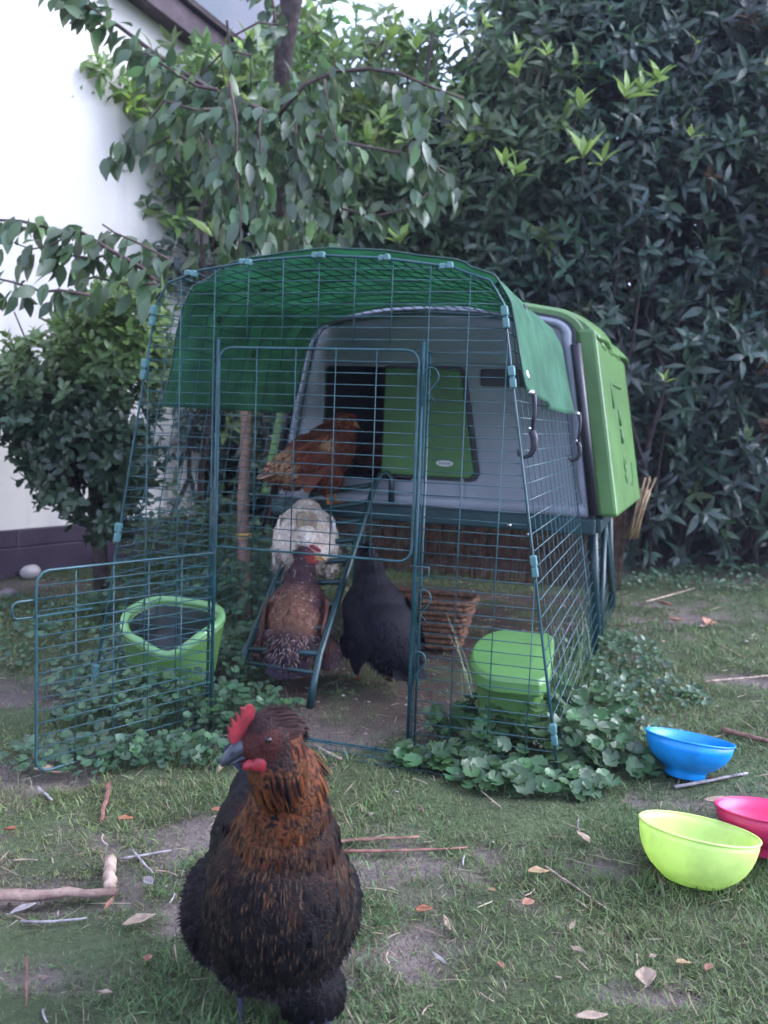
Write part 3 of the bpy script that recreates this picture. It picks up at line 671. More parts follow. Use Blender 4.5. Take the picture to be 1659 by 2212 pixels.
# overhanging side lid above the right cover
def side_lid(sg):
    m = MB(); ya, yb = T0+.04, T1+.10; n = 12
    prof = [(.40,1.175),(.455,1.165),(.505,1.135),(.545,1.10),(.556,1.085),(.545,1.078),(.50,1.10),(.44,1.13)]
    rings = []
    for i, y in enumerate(np.linspace(ya, yb, n)):
        base = len(m.v); e = .8+.2*math.sin(math.pi*min(1, (i+.7)/n*1.0)); bulge = .006*math.sin(i*math.pi/ (n-1)*3)
        for x, z in prof: m.v.append((sg*(x+.05*(y-T0)+(bulge if x > .5 else 0)), y, z-.012*(y-T0)+(bulge if x>.45 else 0)))
        rings.append(base)
    k = len(prof)
    for a, b in zip(rings[:-1], rings[1:]):
        for q in range(k): m.f.append((a+q, a+(q+1) % k, b+(q+1) % k, b+q))
    m.f.append(tuple(rings[0]+q for q in range(k))); m.f.append(tuple(rings[-1]+q for q in reversed(range(k))))
    fixn(m.build('roof_edge', M_green, coop, RUN, smooth=False, bevel=.008))
side_lid(1); side_lid(-1)
# black corner rail beside the grey front
for sg in (-1, 1):
    m = MB(); m.tube([(sg*.574, T0-.012, .50), (sg*.526, T0-.012, .80), (sg*.483, T0-.012, 1.06)], .017, 10); m.build('corner_rail', M_black, coop, RUN, smooth=True)
# stand
m = MB(); m.box(-.58, .58, T0-.02, T0+.02, .435, .488); m.box(-.58, .58, T1-.02, T1+.02, .435, .488); m.box(-.60, -.56, T0+.02, T1-.02, .44, .487); m.box(.56, .60, T0+.02, T1-.02, .44, .487)
m.build('stand_rail', M_stand, coop, RUN, bevel=.006)
MB().box(-.55, .55, T0+.03, T1-.03, .46, .492).build('dropping_tray', M_stand, coop, RUN, bevel=.005)
for sg in (-1, 1):
    for y in (T0+.16, T1+.06):
        m = MB(); m.tube([(sg*.56, y, .45), (sg*.575, y+.02, .25), (sg*.60, y+.03, -.01)], .017, 8); m.build('leg', M_stand, coop, RUN, smooth=True)
    m = MB(); m.tube([(sg*.575, T0+.55, .44), (sg*.60, T0+.30, .02)], .012, 6); m.tube([(sg*.575, T0+.5, .44), (sg*.60, T1-.05, .10)], .012, 6); m.build('brace', M_stand, coop, RUN, smooth=True)
for x, z, b_ in ((.30,.452,.007),(.365,.425,.007),(-.44,.452,.005),(-.40,.46,.005)):
    m = MB(); m.tube([(x, T0-.020, z), (x, T0-.04, z)], b_, 8); m.build('bolt', M_metal, coop, RUN, smooth=True)
# ladder
lf0, lf1 = Vector((-.345,.315,0)), Vector((-.100,.275,0))
la = [(-.345,.315,-.01),(-.345,.335,.05),(-.343,.38,.105),(-.41,1.03,.515),(-.41,1.055,.535)]
lb = [(-.100,.275,-.01),(-.100,.30,.06),(-.104,.35,.125),(-.172,1.02,.565),(-.16,1.045,.60),(-.14,1.055,.605),(-.125,1.055,.59),(-.12,1.05,.50)]
for q in (la, lb): m = MB(); m.tube(q, .0105, 8); m.build('ladder_rail', M_stand, coop, RUN, smooth=True)
for k in range(9):
    f = k/8; a = Vector(la[2]).lerp(Vector(la[3]), f); b = Vector(lb[2]).lerp(Vector(lb[3]), f)
    m = MB(); m.tube([a, b], .009, 6); m.build('rung', M_stand, coop, RUN, smooth=True)
m = MB(); m.tube([(-.345,.345,.075),(-.102,.31,.080)], .006, 6); m.build('rung', M_stand, coop, RUN, smooth=True)

# ------------------------------------------------------------------ shade tarp
def tarp():
    T = empty('shade_tarp', RUN @ Matrix.Translation((0, .5, 1.17)), 'green shade tarp draped over the top and sides of the chicken run', 'tarp')
    full = [(-.500,.80),(-.472,.92),(-.44,1.062),(-.408,1.113),(-.31,1.145),(-.15,1.168),(0,1.176),(.15,1.168),(.31,1.145),(.408,1.113),(.444,1.058),(.468,.95),(.488,.865)]
    A = [Vector(q) for q in full]; seg = [0]
    for a, b in zip(A[:-1], A[1:]): seg.append(seg[-1]+(b-a).length)
    nu, nv = 110, 46; V = []
    for i in range(nu+1):
        d = seg[-1]*i/nu; x = float(np.interp(d, seg, [q.x for q in A])); z = float(np.interp(d, seg, [q.y for q in A])); f = i/nu
        yf = float(np.interp(f, [0,.18,.24,.34,.5,.80,.88,1], [.15,.155,.13,.07,.03,.012,.012,.03])); yb = float(np.interp(f, [0,.25,.75,.86,1], [1.04,1.06,1.03,1.03,1.035]))
        for j in range(nv+1):
            g = j/nv; y = yf+(yb-yf)*g
            wv = .010*(vnoise(y, x, 7)-.5)+.005*(vnoise(y, x, 17)-.5)
            ox = oz = 0
            if f > .77:      # loose right flap, hangs in folds and blows outwards
                k = (f-.77)/.23; ox = min(1, g*5)*k*(.020*math.sin(g*9+.5)*.45+.007*math.sin(g*21+k*2)+.012*math.sin(g*3.14)); oz = -k*.020*math.sin(g*3.1)-.03*k*g
            elif f < .2:
                k = (.2-f)/.2; ox = -k*(.004*math.sin(g*19)+.006)
            else: oz = wv+.004+.006*abs(math.sin(g*math.pi/.0895*.0))
            V.append((x+ox, y+ (.01*math.sin(f*30) if j in (0, nv) else 0), z+oz))
    F = [(i*(nv+1)+j, (i+1)*(nv+1)+j, (i+1)*(nv+1)+j+1, i*(nv+1)+j+1) for i in range(nu) for j in range(nv)]
    m = MB(); m.v = V; m.f = F; o = m.build('sheet', M_tarp, T, RUN, smooth=True); s = o.modifiers.new('s', 'SOLIDIFY'); s.thickness = .0015
    # hem
    m = MB(); m.tube([V[i*(nv+1)] for i in range(nu+1)], .0028, 5); m.build('hem', mat('hem_dark', (.01,.05,.035), .6), T, RUN, smooth=True)
    # eyelets
    for i, j in ((32,14),(47,10),(88,6),(92,14),(20,10),(14,24),(107,2),(107,nv-2)):
        P = Vector(V[i*(nv+1)+j]); m = MB(); n_ = Vector((0,0,1)) if 22 < i < 85 else Vector((1 if i > 50 else -1, 0, .15)).normalized()
        u = n_.cross(Vector((0,1,0))).normalized(); w_ = n_.cross(u)
        m.tube([P+(u*math.cos(a)+w_*math.sin(a))*.009 for a in np.linspace(0, 6.2832, 13)[:-1]], .0035, 6, closed=True)
        m.build('eyelet', M_metal if i == 107 else M_black, T, RUN, smooth=True)
    # bungee hooks
    def hook(P, L, s=1):
        h = empty_child = None
        m = MB(); P = Vector(P)
        m.tube([P+Vector((.004,0,0)), P+Vector((.008,-.004,-.03)), P+Vector((.008,-.004,-L*.55)), P+Vector((.004,-.004,-L))], .0048*s, 8)
        m.tube([P+Vector((.004,-.004,-L)), P+Vector((.010,-.004,-L-.014)), P+Vector((.011,-.004,-L-.038)), P+Vector((.004,-.004,-L-.054)), P+Vector((-.012,-.004,-L-.060)), P+Vector((-.022,-.004,-L-.054)), P+Vector((-.025,-.004,-L-.042))], .006*s, 8, rs=[.0085*s,.009*s,.008*s,.0065*s,.005*s,.004*s,.003*s])
        o = m.build('bungee_hook', M_bungee, T, RUN, smooth=True)
        b = MB(); b.tube([P+Vector((-.002,-.006,.0)), P+Vector((-.002,-.009,-.008))], .008*s, 8); b.build('rivet', M_metal, o, RUN, smooth=True); b = MB(); b.tube([P+Vector((0,-.009,-L+.005)), P+Vector((0,-.014,-L+.005))], .004, 6); b.build('rivet', M_metal, o, RUN, smooth=True)
    hook((.500,.035,.862), .088, 1.0)
    hook((.512,.99,.835), .095, .9)
tarp()

# ------------------------------------------------------------------ feeders
def grub():   # right feeder with domed lid
    F = RUN @ Matrix.Translation((.465, .20, .035)) @ Matrix.Rotation(R_(4), 4, 'Z')
    T = empty('lidded_feeder', F, 'bright green plastic feeder with a D-shaped lid in the right front corner of the run', 'feeder')
    def D(w, dpt, z, n=20, tilt=0, r=1.0):
        # rounded towards -x, straight edge towards +x
        pts = []
        for k in range(n):
            a = R_(90+180*k/(n-1)); pts.append((-w*.10+w*.42*math.cos(a)*1.0, dpt*.5*math.sin(a)))
        pts += [(w*.36,-dpt*.5),(w*.44,-dpt*.42),(w*.46,-dpt*.2),(w*.46,dpt*.2),(w*.44,dpt*.42),(w*.36,dpt*.5)]
        return [(x, y, z+tilt*y) for x, y in pts]
    def loft(rings, cap0=True, cap1=True):
        m = MB(); n = len(rings[0])
        for rg in rings: m.v += rg
        for i in range(len(rings)-1):
            for k in range(n): k2 = (k+1) % n; m.f.append((i*n+k, i*n+k2, (i+1)*n+k2, (i+1)*n+k))
        if cap0: m.f.append(tuple(reversed(range(n))))
        if cap1: m.f.append(tuple((len(rings)-1)*n+k for k in range(n)))
        return m
    sc_ = .93
    o = loft([D(.155*sc_,.17,.0), D(.165*sc_,.20,.02), D(.185*sc_,.235,.12), D(.19*sc_,.24,.155,tilt=.16)]).build('tub', M_green, T, F, smooth=False, bevel=.006); fixn(o)
    o = loft([D(.215*sc_,.30,.150,tilt=.16), D(.222*sc_,.31,.158,tilt=.16), D(.222*sc_,.31,.182,tilt=.16), D(.210*sc_,.295,.192,tilt=.16), D(.12*sc_,.17,.196,tilt=.16)]).build('lid', mat('lid_green', (.10,.235,.065), .38, .5, noise=.12, nscale=6), T, F, smooth=False, bevel=.004); fixn(o)
grub()
def trough(): # left open drinker with hood ring
    F = RUN @ Matrix.Translation((-.485, .20, .055)) @ Matrix.Rotation(R_(-8), 4, 'Z')
    T = empty('open_feeder', F, 'open green plastic drinker with a wavy rim in the left front corner', 'feeder')
    n = 40; m = MB(); rings = []
    def ring(fr, zf, wx, wy, off=0):
        out = []
        for k in range(n):
            a = 2*math.pi*k/n; c, s = math.cos(a), math.sin(a)
            x = wx*np.sign(c)*abs(c)**.8*fr; y = wy*np.sign(s)*abs(s)**.8*fr
            rim = .135+.035*s+.028*max(0, -c)**2*1.0-.05*max(0, -s)**3*max(0, c*1.4+.2)   # higher at the back and left, dips to the front right
            out.append((x, y, zf*(rim+off)))
        return out
    wx, wy = .138, .120
    R = [ring(.78,0,wx,wy), ring(.85,.12,wx,wy), ring(.93,.6,wx,wy), ring(1.0,1,wx,wy), ring(1.02,1,wx,wy,.008), ring(.93,1,wx,wy,.012), ring(.86,1,wx,wy,.004), ring(.80,.6,wx,wy), ring(.7,.15,wx,wy), ring(.01,.12,wx,wy)]
    for rg in R: m.v += rg
    for i in range(len(R)-1):
        for k in range(n): k2 = (k+1) % n; m.f.append((i*n+k, i*n+k2, (i+1)*n+k2, (i+1)*n+k))
    m.f.append(tuple(reversed(range(n))))
    o = fixn(m.build('basin', M_green, T, F, smooth=True))
    rr = MB(); rr.tube([((R[4][k][0]+R[6][k][0])/2, (R[4][k][1]+R[6][k][1])/2, R[5][k][2]+.004) for k in range(n)], .0125, 6, closed=True)
    rr.build('rim', mat('rim_pale_green', (.16,.34,.13), .25, .6), T, F, smooth=True)
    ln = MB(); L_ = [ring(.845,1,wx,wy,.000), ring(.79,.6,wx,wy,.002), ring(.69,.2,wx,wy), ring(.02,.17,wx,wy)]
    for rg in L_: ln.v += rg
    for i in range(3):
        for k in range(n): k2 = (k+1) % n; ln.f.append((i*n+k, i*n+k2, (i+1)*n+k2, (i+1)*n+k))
    ln.build('inner_shade', mat('inner_shade_dark', (.012,.022,.018), .35, .5), T, F, smooth=True)  # dark inner bowl added to stand for the shade inside the drinker
trough()

# ------------------------------------------------------------------ under and behind the coop
def basket():
    F = RUN @ Matrix.Translation((-.03, 1.10, 0)); T = empty('wicker_basket', F, 'low brown woven basket lying under the coop behind the black hen', 'basket')
    mw = mat('wicker', (.16,.08,.045), .75, .3, noise=.45, nscale=60, bump=.8, bscale=120); m = MB()
    for k in range(9):
        z = .012+k*.020; fx = .165+.045*k/8; fy = .07+.02*k/8; pts = []
        for i in range(64):
            a = 2*math.pi*i/64; c, s = math.cos(a), math.sin(a); wv = .0035*math.sin(i*math.pi/2+k*math.pi)
            pts.append(((fx+wv)*np.sign(c)*abs(c)**.35, (fy+wv)*np.sign(s)*abs(s)**.35, z))
        m.tube(pts, .0105, 5, closed=True)
    m.build('weave', mw, T, F, smooth=True)
    MB().box(-.15, .15, -.06, .06, .004, .01).build('base', mw, T, F)
basket()
def reeds():
    F = RUN @ Matrix.Translation((.05, 2.62, 0)); T = empty('reed_screen', F, 'dark brown brushwood reed screen standing behind the underside of the coop', 'reed screen')
    m = MB()
    for i in range(420):
        x = -1.05+1.62*i/420+random.gauss(0,.003); h = random.uniform(.52,.60); m.tube([(x, random.gauss(0,.006), -.02), (x+random.gauss(0,.012), random.gauss(0,.006), h)], random.uniform(.0018,.0036), 4)
    m.build('reeds', mat('reed', (.085,.045,.03), .85, .2, color2=(.16,.10,.06), nscale=25), T, F)
    for z in (.10,.30,.48):
        k = MB(); k.tube([(-1.05,-.014,z),(.57,-.014,z)], .0018, 4); k.build('binding_wire', M_black, T, F)
    F2 = RUN @ Matrix.Translation((.70, 2.25, .40)); T2 = empty('cane_bundle', F2, 'bundle of yellow split canes sticking out behind the right side of the coop', 'canes')
    for i in range(9):
        a = R_(14+random.uniform(-9, 12)); x = random.uniform(-.05,.0); L = random.uniform(.14,.24); m = MB()
        m.tube([(x-.13*math.tan(a), random.uniform(-.03,.03), -.10), (x+math.tan(a)*L*.75, random.uniform(-.03,.03), L*.8)], random.uniform(.0035,.0055), 5)
        m.build('cane', mat('cane_yellow', (.30,.21,.11), .6, .3, noise=.4, nscale=25), T2, F2, smooth=True)
reeds()
def stake():
    a = atY(528, 1190, 3.55); F = Matrix.Translation((a.x, a.y, 0)); T = empty('wooden_stake', F, 'weathered tan bamboo stake standing upright behind the left side of the run', 'stake')
    m = MB(); r = .024; pts = []; rs = []
    for k in range(33):
        z = -.03+.92*k/32; pts.append((.004*math.sin(k*.3)-.010*z, 0, z)); rs.append(r*(1.10 if k % 7 == 3 else 1.0)*(1-.08*k/32))
    m.tube(pts, r, 10, rs=rs); m.build('cane', mat('stake_wood', (.30,.19,.13), .7, .3, color2=(.17,.11,.09), nscale=14), T, F, smooth=True)
    k = MB(); z0 = .32
    for z in (z0, z0+.012): k.tube([(math.cos(a)*r*1.06-.004, math.sin(a)*r*1.06, z) for a in np.linspace(0, 6.2832, 15)[:-1]], .005, 5, closed=True)
    k.build('tie', mat('tie_yellow', (.50,.33,.08), .6), T, F, smooth=True)
stake()
# ------------------------------------------------------------------ hens
def union_mesh(ells, caps, voxel, smooth=9):
    bm = bmesh.new()
    for e in ells:
        c, rad = e[0], e[1]; M = Matrix.Translation(c)
        if len(e) > 2: M = M @ e[2]
        M = M @ Matrix.Diagonal((*rad, 1)); bmesh.ops.create_icosphere(bm, subdivisions=3, radius=1, matrix=M)
    for a, b, ra, rb in caps:
        a = Vector(a); b = Vector(b); q = (b-a).to_track_quat('Z', 'Y').to_matrix().to_4x4(); M = Matrix.Translation((a+b)/2) @ q
        bmesh.ops.create_cone(bm, cap_ends=True, segments=12, radius1=ra, radius2=rb, depth=(b-a).length, matrix=M)
        bmesh.ops.create_icosphere(bm, subdivisions=2, radius=rb, matrix=Matrix.Translation(b))
        bmesh.ops.create_icosphere(bm, subdivisions=2, radius=ra, matrix=Matrix.Translation(a))
    me = bpy.data.meshes.new('tmp'); bm.to_mesh(me); bm.free(); o = bpy.data.objects.new('tmp', me); col.objects.link(o)
    rm = o.modifiers.new('r', 'REMESH'); rm.mode = 'VOXEL'; rm.voxel_size = voxel
    s = o.modifiers.new('s', 'SMOOTH'); s.factor = .5; s.iterations = smooth
    dg = bpy.context.evaluated_depsgraph_get(); out = bpy.data.meshes.new_from_object(o.evaluated_get(dg)); bpy.data.objects.remove(o); bpy.data.meshes.remove(me)
    out.polygons.foreach_set('use_smooth', [True]*len(out.polygons)); return out
def sample(me, n):
    me.calc_loop_triangles(); nt_ = len(me.loop_triangles); T = np.empty(nt_*3, np.int32); me.loop_triangles.foreach_get('vertices', T); T = T.reshape(-1, 3)
    V = np.empty(len(me.vertices)*3); me.vertices.foreach_get('co', V); V = V.reshape(-1, 3)
    a, b, c = V[T[:,0]], V[T[:,1]], V[T[:,2]]; cr = np.cross(b-a, c-a); ar = np.linalg.norm(cr, axis=1); N = cr/np.maximum(ar, 1e-12)[:, None]
    k = rng.choice(nt_, n, p=ar/ar.sum()); u = rng.random((n, 1)); v = rng.random((n, 1)); f = (u+v > 1); u = np.where(f, 1-u, u); v = np.where(f, 1-v, v)
    return a[k]+(b-a)[k]*u+(c-a)[k]*v, N[k]
def seg_tangent(P, skel):
    best = np.full(len(P), 1e9); T = np.zeros_like(P); idx = np.zeros(len(P))
    for i in range(len(skel)-1):
        a = np.array(skel[i]); b = np.array(skel[i+1]); d = b-a; t = np.clip(((P-a)@d)/(d@d), 0, 1); q = a+t[:, None]*d; dist = np.linalg.norm(P-q, axis=1)
        m_ = dist < best; best[m_] = dist[m_]; T[m_] = d/np.linalg.norm(d); idx[m_] = i+t[m_]
    return T, idx
def sstep(x, a, b): t = np.clip((x-a)/(b-a), 0, 1); return t*t*(3-2*t)
M_feather = mat('feather', attr='col', rough=.6, spec=.10, noise=.15, nscale=60)
M_skinb = mat('hen_skin', attr='col', rough=.6, spec=.15, noise=.3, nscale=160, bump=.5, bscale=300)
M_comb = mat('comb_red', (.20,.014,.022), .5, .4, noise=.35, nscale=60, bump=.12, bscale=500)
M_beak = mat('beak_dark', (.035,.04,.055), .35, .5, noise=.3, nscale=80)
M_beakt = mat('beak_tip', (.45,.33,.2), .4)
M_beaky = mat('beak_horn', (.45,.25,.10), .4)
M_eye = mat('eye', (.01,.006,.004), .08, .8); M_iris = mat('iris', (.016,.008,.006), .3, .4)
FP = (.35,.85,1,.8,0); FR = [0,.35,.65,.88,1]
def hen(name, F, label, ells, caps, skel, Hc, hd, colf, voxel=.005, nf=6000, fl=.024, fw=.0095, scale_head=1., leg_col=(.05,.05,.07), legz=.07, beakmat=None, tail=None, wings=None, streaks=None, face=(.060,.018,.016), neck_i=2.2, fluff=None, facer=.034, comb=1):
    root = empty(name, F, label, 'hen')
    me = union_mesh(ells, caps, voxel)
    nv = len(me.vertices); V = np.empty(nv*3); me.vertices.foreach_get('co', V); V = V.reshape(-1, 3)
    Hc = np.array(Hc, float); e1 = nrm(np.array(hd, float)); e3 = nrm(np.array([0,0,1.])-e1*e1[2]); e2 = np.cross(e3, e1); s = scale_head
    def face_mask(P): 
        q = P-Hc; f = q@e1; u = q@e3; return (f > -.004*s) & (u < .018*s) & (u > -.020*s) & (np.linalg.norm(q, axis=1) < .048*s) & (f+.5*u > -.002*s)
    T, idx = seg_tangent(V, skel); c1, c2 = colf(V, idx, rng.random(nv))
    C = c1*.8; fm = face_mask(V); C[fm] = face
    lg = V[:, 2] < legz; C[lg] = leg_col
    setcol(me, C); link('body', me, M_skinb, root, F)
    # plumage
    P, N = sample(me, nf); T, idx = seg_tangent(P, skel)
    if name == 'hen' and nf > 10000:
        P2, N2 = sample(me, nf); T2, i2 = seg_tangent(P2, skel); k2 = i2 < 3.6; P = np.concatenate([P, P2[k2]]); N = np.concatenate([N, N2[k2]]); T = np.concatenate([T, T2[k2]]); idx = np.concatenate([idx, i2[k2]])
    ok = ~face_mask(P) & (P[:, 2] > legz+.008); P, N, T, idx = P[ok], N[ok], T[ok], idx[ok]; n = len(P)
    neck = 1-sstep(idx, neck_i, neck_i+1.2); head = 1-sstep(idx, .3, 1.2)
    flow = T+np.array([0,0,-1.])*(.30+.8*sstep(P[:,0], -.03, .06)*(1-neck))[:, None]
    D = nrm(flow-N*np.sum(flow*N, 1)[:, None]); D = nrm(D+N*rng.uniform(.02,.13,(n,1))*(1-.7*np.maximum(head,neck)[:,None])+rng.normal(0,.08,(n,3))*(1-.45*neck[:,None]))
    LL = (fl*(1-.70*head)*(1+.65*neck*(1-head))*rng.uniform(.75,1.25,n)); WW = (fw*(1-.68*neck)*(1-.25*head)*rng.uniform(.8,1.2,n))
    ca, cb = colf(P, idx, rng.random(n))
    parts = [leaf_arrays(P-N*.002+N*rng.uniform(0,.0018,(n,1)), D, N+rng.normal(0,.14,(n,3)), LL, WW, ca, FP, FR, .30*0-.25, .28, c_mid=cb)]
    if streaks is not None:
        k, colr, cond, sl_, sw_ = streaks; P, N = sample(me, k); m_ = cond(P) & ~face_mask(P) & (vnoise(P[:,1], P[:,2], 38) > .30); P, N = P[m_], N[m_]; T, idx = seg_tangent(P, skel); n = len(P)
        flow = T*.55+np.array([0,0,-1.])*(.5+.8*sstep(P[:,0],-.03,.06))[:, None]; D = nrm(flow-N*np.sum(flow*N,1)[:,None]); D = nrm(D+N*.10+rng.normal(0,.10,(n,3)))
        parts.append(leaf_arrays(P+N*.0042, D, N, sl_*rng.uniform(.5,1.3,n), sw_*rng.uniform(.6,1.3,n), np.array(colr)*rng.uniform(.35,1.3,(n,1)), (.4,1,0), [0,.5,1], -.2, .2))
    leafobj('plumage', merge(parts), M_feather, root, F)
    if fluff is not None:     # loose downy thigh and rump feathers
        k, cond, colr, L = fluff; P, N = sample(me, k); m_ = cond(P); P, N = P[m_], N[m_]; n = len(P); T, idx = seg_tangent(P, skel)
        D = nrm(N*.75+T*.5+np.array([0,0,-.5])+rng.normal(0,.3,(n,3)))
        leafobj('fluff', leaf_arrays(P-N*.004, D, N+rng.normal(0,.5,(n,3)), L*rng.uniform(.5,1.3,n), L*.10*rng.uniform(.6,1.4,n), jitcol(colr, n, .35), (.5,1,.6,0), None, .1, .25), M_feather, root, F)
    def bunch(nm, rows):
        out = []
        for (p0, p1, d0, d1, k, L, W, ca_, cb_, nn) in rows:
            t = np.linspace(0, 1, k)[:, None]; P = np.array(p0)*(1-t)+np.array(p1)*t+rng.normal(0,.0015,(k,3)); D = np.array(d0)*(1-t)+np.array(d1)*t+rng.normal(0,.03,(k,3))
            out.append(leaf_arrays(P, D, np.tile(np.array(nn, float), (k, 1))+rng.normal(0,.06,(k,3)), L*rng.uniform(.9,1.1,k), np.full(k, W), jitcol(ca_, k, .25), (.3,.7,1,1,.7,0), [0,.2,.5,.8,.94,1], -.25, .15, c_mid=jitcol(cb_, k, .25)))
        leafobj(nm, merge(out), M_feather, root, F)
    if tail: bunch('tail', tail)
    if wings:
        for wrows in wings: bunch('wing', wrows)
    # head details
    HF = F @ Matrix(((e1[0],e2[0],e3[0],Hc[0]),(e1[1],e2[1],e3[1],Hc[1]),(e1[2],e2[2],e3[2],Hc[2]),(0,0,0,1))) @ Matrix.Scale(s, 4)
    def loftx(secs, n=12):
        m = MB()
        for x, zc, wy, hz_ in secs:
            for k in range(n): a = 2*math.pi*k/n; m.v.append((x, wy*math.cos(a), zc+hz_*math.sin(a)))
        for i in range(len(secs)-1):
            for k in range(n): k2 = (k+1) % n; m.f.append((i*n+k, i*n+k2, (i+1)*n+k2, (i+1)*n+k))
        m.f.append(tuple(reversed(range(n)))); m.f.append(tuple((len(secs)-1)*n+k for k in range(n))); return m
    bm_ = beakmat or M_beak
    bk = loftx([(.028,.001,.013,.013),(.042,.001,.0105,.0110),(.055,-.001,.008,.0085),(.066,-.0055,.005,.006),(.072,-.010,.003,.004)]).build('beak', bm_, root, HF, smooth=True)
    loftx([(.0700,-.0095,.0034,.0042),(.0745,-.013,.0022,.0030),(.0775,-.0165,.0006,.001)]).build('beak_tip', M_beakt, bk, HF, smooth=True)
    loftx([(.030,-.010,.011,.005),(.050,-.0115,.007,.004),(.064,-.0135,.003,.0018)]).build('lower_beak', bm_, bk, HF, smooth=True)
    for sg in (-1, 1):
        m = MB(); m.tube([(.052,sg*.0082,.0035),(.058,sg*.0074,.0015)], .0016, 6); m.build('nostril', M_black, bk, HF)
    if comb:
        cp = [(.88*x_+.002, (.80*z_+.003) if comb == 1 else .45*z_+.012) for x_, z_ in [(.0555,.010),(.0570,.022),(.0535,.029),(.0530,.042),(.0480,.0335),(.0440,.052),(.0395,.0395),(.0350,.0575),(.0315,.0440),(.0265,.0610),(.0215,.0570),(.0150,.0600),(.0090,.0560),(.0075,.0470),(.0110,.0380),(.0160,.0290),(.0280,.0220),(.0420,.0080)]]
        m = extrude_poly(cp, -.0026, .0026); o = fixn(m.build('comb', M_comb, root, HF, smooth=False, bevel=.0007))
    for sg in (-1, 1):
        e = MB(); bm = bmesh.new(); bmesh.ops.create_icosphere(bm, subdivisions=3, radius=1, matrix=Matrix.Translation((.010,sg*.0285,.008)) @ Matrix.Diagonal((.0052,.0036,.0050,1))); me2 = bpy.data.meshes.new('iris'); bm.to_mesh(me2); bm.free(); me2.polygons.foreach_set('use_smooth',[True]*len(me2.polygons))
        eo = link('eye', me2, M_iris, root, HF)
        bm = bmesh.new(); bmesh.ops.create_icosphere(bm, subdivisions=3, radius=1, matrix=Matrix.Translation((.0105,sg*.0312,.008)) @ Matrix.Diagonal((.0036,.0022,.0036,1))); me2 = bpy.data.meshes.new('pupil'); bm.to_mesh(me2); bm.free(); me2.polygons.foreach_set('use_smooth',[True]*len(me2.polygons)); link('pupil', me2, M_eye, eo, HF)
        m = MB(); m.tube([(.010+.0060*math.cos(a), sg*.0285, .008+.0052*math.sin(a)) for a in np.linspace(0, 6.283, 17)[:-1]], .0016, 6, closed=True); m.build('eyelid', mat('eyelid_skin', (.030,.014,.014), .7), eo, HF, smooth=True)
        wm = union_mesh([((.026,sg*.020,-.021),(.015,.0060,.010)), ((.038,sg*.014,-.019),(.012,.0055,.007)), ((.023,sg*.020,-.028),(.010,.0055,.008))], [], .0016, 3); link('wattle', wm, M_comb, root, HF)
        wm = union_mesh([((-.010,sg*.0300,-.018),(.0050,.0022,.0080))], [], .0016, 2); link('earlobe', wm, mat('earlobe_red', (.13,.014,.026), .5, noise=.2), root, HF)
    return root
def legs(feet, hips, toe_dir, r=.0075, toe=.045):
    caps = []; 
    for f, h in zip(feet, hips):
        f = Vector(f); h = Vector(h); hock = f.lerp(h, .62)+Vector((-.018*toe_dir[0], -.018*toe_dir[1], 0)); td = Vector((toe_dir[0], toe_dir[1], 0)).normalized()
        caps += [(h, hock, .016, .008), (hock, f, r*1.05, r*.85)]
        for a, L in ((-38,.8), (0,1.), (38,.85), (178,.45)):
            q = Matrix.Rotation(R_(a), 3, 'Z') @ td; k = f+q*toe*L*.5+Vector((0,0,.004)); caps += [(f, k, r*.75, r*.6), (k, f+q*toe*L+Vector((0,0,-.006)), r*.6, r*.35)]
    return caps
def frame_at(P, fwd2):
    f = Vector((fwd2[0], fwd2[1], 0)).normalized(); l = Vector((-f.y, f.x, 0))
    return Matrix(((f.x, l.x, 0, P[0]), (f.y, l.y, 0, P[1]), (0, 0, 1, P[2]), (0, 0, 0, 1)))

